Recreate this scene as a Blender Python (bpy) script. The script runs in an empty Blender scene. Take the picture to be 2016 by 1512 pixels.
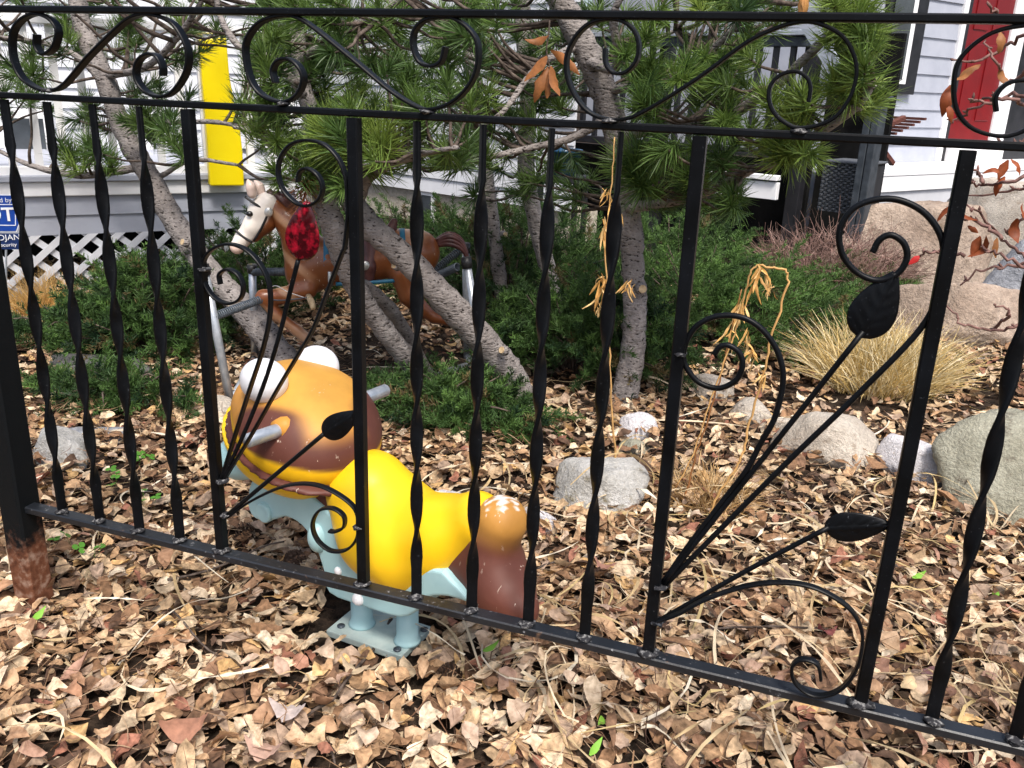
import bpy, bmesh, math, random
import numpy as np
from mathutils import Vector, Matrix

random.seed(7)
rng = np.random.default_rng(11)
SC = bpy.context.scene
COL = SC.collection

# ------------------------------------------------------------------ camera
# axes of the place: X runs along the fence, Y away from it, Z up; eye 1 m above ground
RW = np.array([[0.93922405, 0.14128992, -0.31288231],
               [0.34144076, -0.289602, 0.89417498],
               [0.03572657, -0.94666142, -0.3202433]])
EYE = np.array([0.0, 0.0, 1.0])
FPX, CX, CY = 1730.0, 1008.0, 756.0
cam = bpy.data.cameras.new('camera')
cam.sensor_width = 36.0
cam.lens = FPX / 2016.0 * 36.0
cam.clip_start = 0.02
cam.clip_end = 500.0
cam_o = bpy.data.objects.new('camera', cam)
COL.objects.link(cam_o)
m = Matrix.Identity(4)
for i in range(3):
    m[i][0] = RW[i, 0]; m[i][1] = -RW[i, 1]; m[i][2] = -RW[i, 2]; m[i][3] = EYE[i]
cam_o.matrix_world = m
SC.camera = cam_o

# ------------------------------------------------------------------ sky, sun, exposure
SUN_EL, SUN_AZ = math.radians(58), math.radians(146)    # azimuth clockwise from +Y: high sun over the right shoulder
world = bpy.data.worlds.new('World'); SC.world = world; world.use_nodes = True
wn = world.node_tree
bg = wn.nodes['Background']
sky = wn.nodes.new('ShaderNodeTexSky'); sky.sky_type = 'NISHITA'; sky.sun_disc = False
sky.sun_elevation = SUN_EL; sky.sun_rotation = SUN_AZ
sky.air_density = 1.0; sky.dust_density = 4.0; sky.ozone_density = 0.6
wn.links.new(sky.outputs[0], bg.inputs[0]); bg.inputs[1].default_value = 0.135
sun = bpy.data.lights.new('sun', 'SUN'); sun.energy = 2.6; sun.angle = math.radians(14.0); sun.color = (1.0, 0.96, 0.9)
sun_o = bpy.data.objects.new('sun', sun); COL.objects.link(sun_o)
sd = Vector((math.sin(SUN_AZ) * math.cos(SUN_EL), math.cos(SUN_AZ) * math.cos(SUN_EL), math.sin(SUN_EL)))
sun_o.rotation_euler = sd.to_track_quat('Z', 'Y').to_euler()
SC.view_settings.view_transform = 'Standard'; SC.view_settings.look = 'None'
SC.view_settings.gamma = 1.0; SC.view_settings.exposure = 0.74
SC.render.engine = 'CYCLES'
SC.cycles.max_bounces = 4; SC.cycles.diffuse_bounces = 2; SC.cycles.glossy_bounces = 2; SC.cycles.transmission_bounces = 3; SC.cycles.transparent_max_bounces = 4

# ------------------------------------------------------------------ measuring helpers
def ray(x, y):
    return RW @ np.array([(x - CX) / FPX, (y - CY) / FPX, 1.0])
def G(x, y, z=0.0):                       # a point on the level z
    v = ray(x, y); return EYE + v * ((z - EYE[2]) / v[2])
def P(x, y, Y):                           # a point on the plane Y
    v = ray(x, y); return EYE + v * (Y / v[1])
def D(x, y, t):                           # a point t metres deep
    return EYE + ray(x, y) * t
class Frame:
    """upright frame: origin, u along a ground direction, v to its left, w up"""
    def __init__(s, o, d):
        s.o = np.array([o[0], o[1], o[2] if len(o) > 2 else 0.0])
        d = np.array([d[0], d[1], 0.0]); s.u = d / np.linalg.norm(d)
        s.v = np.array([-s.u[1], s.u[0], 0.0]); s.w = np.array([0, 0, 1.0])
    def px(s, x, y, v=0.0):               # the point of the ray that lies v metres off the frame's upright plane
        r = ray(x, y)
        t = ((s.o - EYE) @ s.v + v) / (r @ s.v)
        q = EYE + r * t - s.o
        return np.array([q @ s.u, q @ s.v, q @ s.w])
    def world(s, p):
        p = np.asarray(p, float)
        return s.o + p[..., 0:1] * s.u + p[..., 1:2] * s.v + p[..., 2:3] * s.w
    def mat(s):
        M = Matrix.Identity(4)
        for i in range(3):
            M[i][0] = s.u[i]; M[i][1] = s.v[i]; M[i][2] = s.w[i]; M[i][3] = s.o[i]
        return M

# ------------------------------------------------------------------ object helpers
def link(o, parent=None):
    COL.objects.link(o)
    if parent is not None: o.parent = parent
    return o
def tag(o, label=None, cat=None, group=None, kind=None):
    if label: o['label'] = label
    if cat: o['category'] = cat
    if group: o['group'] = group
    if kind: o['kind'] = kind
    return o
def empty(name, loc=(0, 0, 0), label=None, cat=None, group=None, mat=None):
    o = bpy.data.objects.new(name, None); o.empty_display_size = 0.1
    if mat is not None: o.matrix_world = mat
    else: o.location = loc
    COL.objects.link(o)
    return tag(o, label, cat, group)
def mesh_data(name, V, F, mat=None, smooth=False, col=None):
    """V (n,3); F list of faces or int array (m,k); col (n,3) point colours"""
    me = bpy.data.meshes.new(name)
    V = np.asarray(V, np.float32)
    if isinstance(F, np.ndarray):
        mF, k = F.shape
        me.vertices.add(len(V)); me.vertices.foreach_set('co', V.ravel())
        me.loops.add(mF * k); me.loops.foreach_set('vertex_index', F.astype(np.int32).ravel())
        me.polygons.add(mF)
        me.polygons.foreach_set('loop_start', np.arange(0, mF * k, k, dtype=np.int32))
        me.polygons.foreach_set('loop_total', np.full(mF, k, np.int32))
        me.update(calc_edges=True)
    else:
        me.from_pydata([tuple(map(float, v)) for v in V], [], [tuple(int(i) for i in f) for f in F]); me.update()
    if smooth: me.polygons.foreach_set('use_smooth', np.ones(len(me.polygons), bool))
    if col is not None:
        a = me.color_attributes.new('Col', 'FLOAT_COLOR', 'POINT')
        c = np.ones((len(V), 4), np.float32); c[:, :3] = col
        a.data.foreach_set('color', c.ravel())
    if mat: me.materials.append(mat)
    return me
def obj(name, V, F, mat=None, parent=None, smooth=False, col=None):
    return link(bpy.data.objects.new(name, mesh_data(name, V, F, mat, smooth, col)), parent)
class MB:
    def __init__(s): s.V = []; s.F = []; s.n = 0
    def add(s, V, F):
        V = np.asarray(V, float); s.V.append(V); s.F += [[i + s.n for i in f] for f in F]; s.n += len(V); return s
    def box(s, lo, hi, M=None):
        lo = np.minimum(lo, hi) if False else np.array(lo, float); hi = np.array(hi, float)
        V = np.array([[(lo, hi)[i][0], (lo, hi)[j][1], (lo, hi)[k][2]] for i in (0, 1) for j in (0, 1) for k in (0, 1)])
        if M is not None: V = V @ np.array(M)[:3, :3].T + np.array(M)[:3, 3]
        return s.add(V, [(0, 1, 3, 2), (4, 6, 7, 5), (0, 4, 5, 1), (2, 3, 7, 6), (0, 2, 6, 4), (1, 5, 7, 3)])
    def build(s, name, mat, parent=None, smooth=False, bevel=0.0):
        o = obj(name, np.concatenate(s.V), s.F, mat, parent, smooth)
        if bevel: bev(o, bevel)
        return o
def bev(o, w, seg=2):
    b = o.modifiers.new('bevel', 'BEVEL'); b.width = w; b.segments = seg; b.limit_method = 'ANGLE'; b.angle_limit = math.radians(40)
    return o
def catmull(pts, n=8):
    p = np.asarray(pts, float); p = np.vstack([2 * p[0] - p[1], p, 2 * p[-1] - p[-2]])
    out = []
    for i in range(1, len(p) - 2):
        for k in range(n):
            t = k / n
            out.append(0.5 * ((2 * p[i]) + (-p[i-1] + p[i+1]) * t + (2*p[i-1] - 5*p[i] + 4*p[i+1] - p[i+2]) * t*t + (-p[i-1] + 3*p[i] - 3*p[i+1] + p[i+2]) * t**3))
    out.append(p[-2]); return np.array(out)
def sweep(pts, prof, side=None, cap=True, scale=None):
    """profile (k,2) carried along pts; prof x along 'side x tangent', y along side; side None = parallel transport"""
    pts = np.asarray(pts, float); n = len(pts); k = len(prof)
    T = np.gradient(pts, axis=0); T /= np.linalg.norm(T, axis=1)[:, None] + 1e-12
    V = np.zeros((n, k, 3)); S = None
    for i in range(n):
        if side is not None: S = np.asarray(side, float)
        else:
            if S is None: S = np.array([0, 0, 1.0]) if abs(T[i][2]) < 0.9 else np.array([1.0, 0, 0])
            S = S - T[i] * (S @ T[i]); S /= np.linalg.norm(S) + 1e-12
        N = np.cross(S, T[i]); N /= np.linalg.norm(N) + 1e-12
        sc = 1.0 if scale is None else scale[i]
        V[i] = pts[i] + sc * (prof[:, 0:1] * N + prof[:, 1:2] * S)
    F = [[i*k + j, i*k + (j+1) % k, (i+1)*k + (j+1) % k, (i+1)*k + j] for i in range(n-1) for j in range(k)]
    if cap: F += [list(range(k))[::-1], [(n-1)*k + j for j in range(k)]]
    return V.reshape(-1, 3), F
def circle(k, r=1.0):
    a = np.arange(k) * 2 * math.pi / k; return np.stack([np.cos(a), np.sin(a)], 1) * r
def rect(w, h, c=0.0):
    if c <= 0: return np.array([[-w/2, -h/2], [w/2, -h/2], [w/2, h/2], [-w/2, h/2]])
    w, h = w/2, h/2
    return np.array([[-w+c, -h], [w-c, -h], [w, -h+c], [w, h-c], [w-c, h], [-w+c, h], [-w, h-c], [-w, -h+c]])
def tube(pts, r, k=10):
    r = np.broadcast_to(np.asarray(r, float), (len(pts),))
    return sweep(pts, circle(k), None, True, r)

# ------------------------------------------------------------------ materials
MATS = {}
def nodes_of(name):
    mt = bpy.data.materials.new(name); mt.use_nodes = True; MATS[name] = mt
    return mt, mt.node_tree, mt.node_tree.nodes['Principled BSDF']
def lk(nt, a, b): nt.links.new(a, b)
def ramp(nt, src, stops):
    r = nt.nodes.new('ShaderNodeValToRGB'); e = r.color_ramp.elements
    while len(e) < len(stops): e.new(0.5)
    for i, (p, c) in enumerate(stops):
        e[i].position = p; e[i].color = (*c, 1.0)
    lk(nt, src, r.inputs[0]); return r.outputs[0]
def texco(nt, scale=(1, 1, 1), kind='Object'):
    tc = nt.nodes.new('ShaderNodeTexCoord'); mp = nt.nodes.new('ShaderNodeMapping')
    mp.inputs['Scale'].default_value = scale; lk(nt, tc.outputs[kind], mp.inputs[0]); return mp.outputs[0]
def noise(nt, co, scale, detail=4, rough=0.6):
    n = nt.nodes.new('ShaderNodeTexNoise'); n.inputs['Scale'].default_value = scale
    n.inputs['Detail'].default_value = detail; n.inputs['Roughness'].default_value = rough
    lk(nt, co, n.inputs['Vector']); return n.outputs[0]
def mixc(nt, fac, a, b, mode='MIX'):
    x = nt.nodes.new('ShaderNodeMix'); x.data_type = 'RGBA'; x.blend_type = mode
    for v, s in ((fac, x.inputs[0]), (a, x.inputs[6]), (b, x.inputs[7])):
        if hasattr(v, 'is_output'): lk(nt, v, s)
        elif isinstance(v, (int, float)): s.default_value = v
        else: s.default_value = (*v, 1.0)
    return x.outputs[2]
def bump(nt, h, bs, strength=0.3, dist=0.01):
    b = nt.nodes.new('ShaderNodeBump'); b.inputs['Strength'].default_value = strength; b.inputs['Distance'].default_value = dist
    lk(nt, h, b.inputs['Height']); lk(nt, b.outputs[0], bs.inputs['Normal'])
def simple(name, c1, c2=None, scale=20, rough=0.5, spec=0.5, metal=0.0, bs=0.15, bd=0.002, stretch=(1, 1, 1), coat=0.0, lo=0.35, hi=0.65):
    mt, nt, b = nodes_of(name); co = texco(nt, stretch); n = noise(nt, co, scale)
    lk(nt, ramp(nt, n, [(lo, c1), (hi, c2 or c1)]), b.inputs['Base Color'])
    b.inputs['Roughness'].default_value = rough; b.inputs['Specular IOR Level'].default_value = spec; b.inputs['Metallic'].default_value = metal
    b.inputs['Coat Weight'].default_value = coat; b.inputs['Coat Roughness'].default_value = 0.12
    if bs: bump(nt, n, b, bs, bd)
    return mt
def attr_mat(name, rough=0.6, spec=0.3, transl=0.0, nscale=30, namt=0.35, coat=0.0, scratch=None, objrand=False, bs=0.0):
    """colour from the mesh's own 'Col' attribute, broken up with noise"""
    mt, nt, b = nodes_of(name)
    at = nt.nodes.new('ShaderNodeAttribute'); at.attribute_name = 'Col'
    co = texco(nt); n = noise(nt, co, nscale)
    c = mixc(nt, 1.0, at.outputs[0], ramp(nt, n, [(0.3, (1 - namt,) * 3), (0.7, (1 + namt,) * 3)]), 'MULTIPLY')
    if scratch:
        s1 = noise(nt, texco(nt, (1, .6, 0.35)), 150, 3, 0.6)
        s2 = noise(nt, co, 9, 3)
        mk = nt.nodes.new('ShaderNodeMath'); mk.operation = 'MULTIPLY'
        lk(nt, ramp(nt, s1, [(0.665, (0, 0, 0)), (0.69, (1, 1, 1))]), mk.inputs[0]); lk(nt, ramp(nt, s2, [(0.5, (0, 0, 0)), (0.62, (1, 1, 1))]), mk.inputs[1])
        c = mixc(nt, mk.outputs[0], c, scratch)
    lk(nt, c, b.inputs['Base Color'])
    b.inputs['Roughness'].default_value = rough; b.inputs['Specular IOR Level'].default_value = spec; b.inputs['Coat Weight'].default_value = coat
    b.inputs['Coat Roughness'].default_value = 0.15
    if bs: bump(nt, n, b, bs, 0.003)
    if transl:
        tr = nt.nodes.new('ShaderNodeBsdfTranslucent'); lk(nt, c, tr.inputs[0]); mx = nt.nodes.new('ShaderNodeMixShader')
        mx.inputs[0].default_value = transl; out = nt.nodes['Material Output']
        lk(nt, b.outputs[0], mx.inputs[1]); lk(nt, tr.outputs[0], mx.inputs[2]); lk(nt, mx.outputs[0], out.inputs[0])
    return mt

# black iron: gloss paint, dust specks, worn grey chips
mt, nt, b = nodes_of('iron'); co = texco(nt); n1 = noise(nt, co, 260, 3, 0.7); n2 = noise(nt, co, 14, 4)
c = ramp(nt, n2, [(0.35, (0.002, 0.0022, 0.0026)), (0.7, (0.005, 0.006, 0.008))])
c = mixc(nt, ramp(nt, n1, [(0.66, (0, 0, 0)), (0.76, (1, 1, 1))]), c, (0.055, 0.06, 0.068))
lk(nt, c, b.inputs['Base Color']); b.inputs['Roughness'].default_value = 0.4; b.inputs['Specular IOR Level'].default_value = 0.13; bump(nt, n2, b, 0.25, 0.003)
# bottom rail: the same paint with bare scuffs
mt, nt, b = nodes_of('iron_worn'); co = texco(nt); n1 = noise(nt, co, 75, 5, 0.75); n2 = noise(nt, co, 9, 4)
c = ramp(nt, n2, [(0.35, (0.004, 0.005, 0.007)), (0.7, (0.014, 0.017, 0.022))])
c = mixc(nt, ramp(nt, n1, [(0.62, (0, 0, 0)), (0.70, (1, 1, 1))]), c, (0.22, 0.22, 0.23))
c = mixc(nt, ramp(nt, noise(nt, co, 30, 4), [(0.66, (0, 0, 0)), (0.74, (1, 1, 1))]), c, (0.12, 0.07, 0.045))
lk(nt, c, b.inputs['Base Color']); b.inputs['Roughness'].default_value = 0.42; bump(nt, n1, b, 0.3, 0.002)
# weld beads: grey scabs
simple('weld', (0.02, 0.02, 0.023), (0.26, 0.255, 0.25), 160, 0.75, 0.2, bs=0.6, bd=0.003, lo=0.5, hi=0.68)
# rusty post: black paint above, rust near the ground
mt, nt, b = nodes_of('post_paint'); co = texco(nt); geo = nt.nodes.new('ShaderNodeNewGeometry'); sx = nt.nodes.new('ShaderNodeSeparateXYZ'); lk(nt, geo.outputs['Position'], sx.inputs[0])
n1 = noise(nt, co, 32, 8, 0.75); ma = nt.nodes.new('ShaderNodeMath'); ma.operation = 'MULTIPLY_ADD'; lk(nt, n1, ma.inputs[0]); ma.inputs[1].default_value = 0.24; lk(nt, sx.outputs[2], ma.inputs[2])
rust = ramp(nt, noise(nt, co, 45, 5), [(0.3, (0.05, 0.018, 0.010)), (0.5, (0.14, 0.055, 0.03)), (0.68, (0.30, 0.20, 0.15))])
c = mixc(nt, ramp(nt, ma.outputs[0], [(0.235, (0, 0, 0)), (0.30, (1, 1, 1))]), rust, (0.004, 0.005, 0.006))
lk(nt, c, b.inputs['Base Color']); b.inputs['Roughness'].default_value = 0.6; b.inputs['Specular IOR Level'].default_value = 0.12; bump(nt, n1, b, 0.5, 0.003)
# red glass leaf
mt, nt, b = nodes_of('red_glass'); co = texco(nt); n = noise(nt, co, 40, 3)
lk(nt, ramp(nt, n, [(0.46, (0.035, 0.001, 0.003)), (0.62, (0.36, 0.006, 0.022))]), b.inputs['Base Color']); b.inputs['Roughness'].default_value = 0.22; b.inputs['Specular IOR Level'].default_value = 0.4; bump(nt, n, b, 0.25, 0.003)

simple('soil', (0.012, 0.009, 0.007), (0.05, 0.034, 0.024), 35, 0.95, 0.1, bs=0.8, bd=0.02)
attr_mat('leaf_stuff', 0.75, 0.2, 0.12, 85, 0.5, bs=0.5)
# single fallen leaves take their colour from the object
mt, nt, b = nodes_of('leaf_single'); oi = nt.nodes.new('ShaderNodeObjectInfo'); co = texco(nt)
c = ramp(nt, oi.outputs['Random'], [(0.0, (0.30, 0.17, 0.10)), (0.22, (0.46, 0.30, 0.18)), (0.45, (0.58, 0.42, 0.28)), (0.62, (0.66, 0.53, 0.38)), (0.78, (0.40, 0.29, 0.22)), (0.94, (0.36, 0.18, 0.12)), (1.0, (0.62, 0.42, 0.20))])
n = noise(nt, co, 70, 5); c = mixc(nt, 1.0, c, ramp(nt, n, [(0.3, (0.55, 0.5, 0.45)), (0.6, (1.1, 1.1, 1.1))]), 'MULTIPLY')
lk(nt, c, b.inputs['Base Color']); b.inputs['Roughness'].default_value = 0.7; b.inputs['Specular IOR Level'].default_value = 0.25; bump(nt, n, b, 0.4, 0.004)
attr_mat('needle', 0.45, 0.4, 0.25, 6, 0.25)
attr_mat('juniper', 0.6, 0.3, 0.15, 6, 0.3)
attr_mat('straw', 0.6, 0.3, 0.25, 10, 0.2)
attr_mat('dry_leaf', 0.55, 0.35, 0.3, 60, 0.3)
simple('twig', (0.035, 0.026, 0.021), (0.13, 0.10, 0.082), 60, 0.85, 0.2, bs=0.5)
simple('redtwig', (0.10, 0.05, 0.04), (0.24, 0.13, 0.11), 60, 0.7, 0.3, bs=0.4)
# bark: pinkish grey with dark short cross marks
mt, nt, b = nodes_of('bark'); co = texco(nt)
n1 = noise(nt, co, 28, 6, 0.7); mk1 = noise(nt, texco(nt, (1, 1, 2.6)), 62, 2, 0.5); n3 = noise(nt, co, 7, 3)
c = ramp(nt, n1, [(0.3, (0.12, 0.105, 0.098)), (0.55, (0.28, 0.252, 0.238)), (0.75, (0.41, 0.38, 0.365))])
c = mixc(nt, ramp(nt, n3, [(0.4, (0, 0, 0)), (0.7, (0.5, 0.5, 0.5))]), c, (0.19, 0.165, 0.15))
c = mixc(nt, ramp(nt, mk1, [(0.60, (0, 0, 0)), (0.66, (1, 1, 1))]), c, (0.028, 0.022, 0.02))
lk(nt, c, b.inputs['Base Color']); b.inputs['Roughness'].default_value = 0.85; b.inputs['Specular IOR Level'].default_value = 0.2
hs = nt.nodes.new('ShaderNodeMath'); hs.operation = 'SUBTRACT'; lk(nt, n1, hs.inputs[0]); lk(nt, mk1, hs.inputs[1]); bump(nt, hs.outputs[0], b, 0.7, 0.012)
simple('cutwood', (0.35, 0.24, 0.13), (0.62, 0.48, 0.30), 50, 0.8, 0.2)
attr_mat('rider_paint', 0.52, 0.32, 0.0, 12, 0.12, coat=0.0, scratch=(0.75, 0.62, 0.5))
simple('rider_yellow', (0.88, 0.52, 0.008), (0.92, 0.57, 0.012), 8, 0.42, 0.35, bs=0.08, coat=0.08)
simple('rider_blue', (0.32, 0.52, 0.55), (0.38, 0.58, 0.60), 14, 0.4, 0.4, bs=0.05, coat=0.15)
simple('plate_blue', (0.36, 0.47, 0.46), (0.50, 0.58, 0.54), 25, 0.6, 0.3, bs=0.2)
simple('white_plastic', (0.82, 0.82, 0.84), (0.88, 0.88, 0.90), 10, 0.3, 0.5, bs=0.03, coat=0.2)
simple('steel', (0.36, 0.40, 0.45), (0.55, 0.58, 0.62), 40, 0.38, 0.5, metal=0.55, bs=0.1)
simple('dark_steel', (0.06, 0.075, 0.09), (0.12, 0.14, 0.17), 50, 0.45, 0.5, metal=0.4, bs=0.2)
attr_mat('horse_paint', 0.38, 0.45, 0.0, 16, 0.12, coat=0.2, scratch=(0.8, 0.66, 0.5))
simple('saddle', (0.05, 0.016, 0.016), (0.12, 0.045, 0.04), 25, 0.4, 0.45, bs=0.2)
simple('horse_blue', (0.015, 0.11, 0.20), (0.03, 0.17, 0.27), 25, 0.45, 0.4)
simple('black_strap', (0.008, 0.008, 0.009), (0.02, 0.02, 0.022), 30, 0.45, 0.4)
simple('silver', (0.5, 0.5, 0.48), (0.75, 0.75, 0.72), 60, 0.35, 0.5, metal=0.6, bs=0.4)
simple('eye_black', (0.01, 0.008, 0.008), None, 10, 0.15, 0.6)
def rockmat(name, stops, scale=5, spots=None):
    mt, nt, b = nodes_of(name); co = texco(nt); n = noise(nt, co, scale, 8, 0.65); n2 = noise(nt, co, scale * 14, 4, 0.7)
    c = ramp(nt, n, stops); c = mixc(nt, 1.0, c, ramp(nt, n2, [(0.3, (0.72,) * 3), (0.7, (1.15,) * 3)]), 'MULTIPLY')
    if spots: c = mixc(nt, ramp(nt, noise(nt, co, scale * 2.3, 6, 0.7), [(0.55, (0, 0, 0)), (0.68, (1, 1, 1))]), c, spots)
    lk(nt, c, b.inputs['Base Color']); b.inputs['Roughness'].default_value = 0.85; b.inputs['Specular IOR Level'].default_value = 0.25
    h = nt.nodes.new('ShaderNodeMath'); h.operation = 'ADD'; lk(nt, n, h.inputs[0]); lk(nt, n2, h.inputs[1]); bump(nt, h.outputs[0], b, 0.6, 0.03)
rockmat('rock_pale', [(0.3, (0.40, 0.34, 0.28)), (0.6, (0.60, 0.54, 0.46))], 9, (0.34, 0.28, 0.22))
rockmat('rock_grey', [(0.3, (0.30, 0.29, 0.26)), (0.6, (0.55, 0.54, 0.52))], 9, (0.20, 0.17, 0.10))
rockmat('rock_white', [(0.3, (0.55, 0.53, 0.55)), (0.6, (0.78, 0.76, 0.78))], 10)
rockmat('rock_tan', [(0.3, (0.22, 0.16, 0.12)), (0.6, (0.44, 0.35, 0.28))], 3.5, (0.20, 0.15, 0.11))
rockmat('rock_slate', [(0.3, (0.16, 0.17, 0.19)), (0.6, (0.38, 0.39, 0.42))], 5)
rockmat('rock_dark', [(0.3, (0.05, 0.05, 0.052)), (0.6, (0.13, 0.128, 0.125))], 7)
rockmat('rock_lichen', [(0.3, (0.24, 0.23, 0.17)), (0.6, (0.40, 0.39, 0.31))], 8, (0.14, 0.12, 0.09))
simple('siding_white', (0.54, 0.55, 0.58), (0.60, 0.61, 0.64), 6, 0.55, 0.3, bs=0.05)
simple('siding_grey', (0.34, 0.36, 0.42), (0.39, 0.41, 0.47), 6, 0.55, 0.3, bs=0.05)
simple('trim_white', (0.80, 0.80, 0.81), (0.85, 0.85, 0.86), 9, 0.5, 0.3, bs=0.05)
simple('lattice_white', (0.62, 0.64, 0.68), (0.72, 0.73, 0.77), 12, 0.6, 0.25, bs=0.1)
simple('stucco', (0.36, 0.32, 0.26), (0.52, 0.47, 0.39), 45, 0.95, 0.1, bs=0.8, bd=0.01)
simple('yellow_plastic', (0.86, 0.66, 0.0), (0.90, 0.72, 0.005), 5, 0.4, 0.4, bs=0.05)
simple('black_paint', (0.008, 0.008, 0.010), (0.02, 0.02, 0.024), 12, 0.5, 0.4, bs=0.1)
simple('grey_paint', (0.022, 0.028, 0.036), (0.05, 0.06, 0.072), 18, 0.55, 0.35, bs=0.25)
simple('board_grey', (0.20, 0.23, 0.27), (0.34, 0.37, 0.42), 12, 0.6, 0.3, bs=0.15)
simple('glass_dark', (0.03, 0.035, 0.04), (0.06, 0.07, 0.08), 4, 0.08, 0.6, bs=0.0)
simple('red_door', (0.15, 0.002, 0.004), (0.18, 0.003, 0.005), 8, 0.4, 0.4, bs=0.05)
simple('wicker', (0.05, 0.055, 0.062), (0.13, 0.14, 0.155), 90, 0.6, 0.3, bs=0.3)
simple('redwood', (0.07, 0.022, 0.016), (0.16, 0.06, 0.045), 30, 0.55, 0.3, stretch=(1, 1, 6))
simple('dark_void', (0.004, 0.004, 0.004), (0.01, 0.01, 0.01), 8, 0.9, 0.1)  # near-black standing in for shade under the deck and behind the stairs
simple('sign_blue', (0.004, 0.045, 0.30), (0.006, 0.06, 0.36), 6, 0.35, 0.5, bs=0.0)
simple('sign_navy', (0.004, 0.022, 0.10), (0.006, 0.03, 0.13), 6, 0.4, 0.5, bs=0.0)
simple('sign_white', (0.82, 0.83, 0.86), (0.86, 0.87, 0.9), 6, 0.4, 0.5, bs=0.0)
simple('pot_blue', (0.01, 0.05, 0.11), (0.02, 0.08, 0.16), 10, 0.3, 0.5)
simple('cone', (0.035, 0.022, 0.016), (0.11, 0.07, 0.05), 80, 0.8, 0.2, bs=0.4)
simple('cloth_red', (0.5, 0.01, 0.015), (0.6, 0.02, 0.03), 20, 0.7, 0.2)
simple('paver', (0.42, 0.41, 0.40), (0.60, 0.59, 0.57), 15, 0.9, 0.2, bs=0.4)

# ------------------------------------------------------------------ solid shapes from distance fields
def surfnet(f, lo, hi, h):
    lo = np.array(lo, float); hi = np.array(hi, float)
    ax = [np.arange(lo[i], hi[i] + h, h) for i in range(3)]
    X, Y, Z = np.meshgrid(*ax, indexing='ij'); V = f(X, Y, Z).astype(np.float64)
    n = np.array(V.shape); cs = tuple(n - 1)
    acc = np.zeros((*cs, 3)); cnt = np.zeros(cs)
    base = np.stack(np.meshgrid(*[np.arange(k) for k in cs], indexing='ij'), -1).astype(float)
    sl = lambda c: V[c[0]:c[0] + cs[0], c[1]:c[1] + cs[1], c[2]:c[2] + cs[2]]
    cor = [(i, j, k) for i in (0, 1) for j in (0, 1) for k in (0, 1)]
    for a in cor:
        for d in range(3):
            if a[d] == 0:
                bq = list(a); bq[d] = 1
                va, vb = sl(a), sl(bq); mm = (va < 0) != (vb < 0)
                t = np.where(mm, va / np.where(mm, va - vb, 1), 0)
                pos = base + np.array(a, float); pos[..., d] += t
                acc[mm] += pos[mm]; cnt[mm] += 1
    mk = cnt > 0; idx = -np.ones(cs, int); idx[mk] = np.arange(mk.sum())
    VV = lo + acc[mk] / cnt[mk][:, None] * h
    F = []
    S = V < 0
    for d in range(3):
        e1, e2 = [(1, 2), (2, 0), (0, 1)][d]
        s0 = [slice(None)] * 3; s1 = [slice(None)] * 3
        s0[d] = slice(0, -1); s1[d] = slice(1, None)
        a_, b_ = S[tuple(s0)], S[tuple(s1)]
        I = np.argwhere(a_ != b_)
        I = I[(I[:, e1] > 0) & (I[:, e2] > 0) & (I[:, e1] < n[e1] - 1) & (I[:, e2] < n[e2] - 1)]
        ins = a_[tuple(I.T)]
        def cell(o1, o2):
            J = I.copy(); J[:, e1] += o1; J[:, e2] += o2; return idx[tuple(J.T)]
        q = np.stack([cell(-1, -1), cell(0, -1), cell(0, 0), cell(-1, 0)], 1)
        q[~ins] = q[~ins][:, ::-1]
        F.append(q)
    return VV, np.concatenate(F)
def d_ell(X, Y, Z, c, r):
    x, y, z = (X - c[0]) / r[0], (Y - c[1]) / r[1], (Z - c[2]) / r[2]
    k0 = np.sqrt(x*x + y*y + z*z) + 1e-9
    k1 = np.sqrt((x / r[0])**2 + (y / r[1])**2 + (z / r[2])**2) + 1e-9
    return k0 * (k0 - 1) / k1
def d_cone(X, Y, Z, a, b, ra, rb):
    a = np.asarray(a, float); b = np.asarray(b, float); ba = b - a
    t = np.clip(((X - a[0]) * ba[0] + (Y - a[1]) * ba[1] + (Z - a[2]) * ba[2]) / (ba @ ba + 1e-12), 0, 1)
    return np.sqrt((X - a[0] - t*ba[0])**2 + (Y - a[1] - t*ba[1])**2 + (Z - a[2] - t*ba[2])**2) - (ra + (rb - ra) * t)
def smin(a, b, k):
    h = np.clip(0.5 + 0.5 * (b - a) / k, 0, 1); return b * (1 - h) + a * h - k * h * (1 - h)
def chain(pts, k=0.02):
    """pts: list of (point, radius) chains"""
    def f(X, Y, Z):
        d = None
        for ch in pts:
            for (p, ra), (q, rb) in zip(ch[:-1], ch[1:]):
                e = d_cone(X, Y, Z, p, q, ra, rb); d = e if d is None else smin(d, e, k)
        return d
    return f
def bounds(chains, pad=0.02):
    A = np.array([[*(np.asarray(p) - r), *(np.asarray(p) + r)] for ch in chains for p, r in ch])
    return A[:, :3].min(0) - pad, A[:, 3:].max(0) + pad
def lerp3(a, b, t): return np.asarray(a) * (1 - t)[..., None] + np.asarray(b) * t[..., None]
def sstep(x, a, b):
    t = np.clip((x - a) / (b - a), 0, 1); return t * t * (3 - 2 * t)

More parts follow.
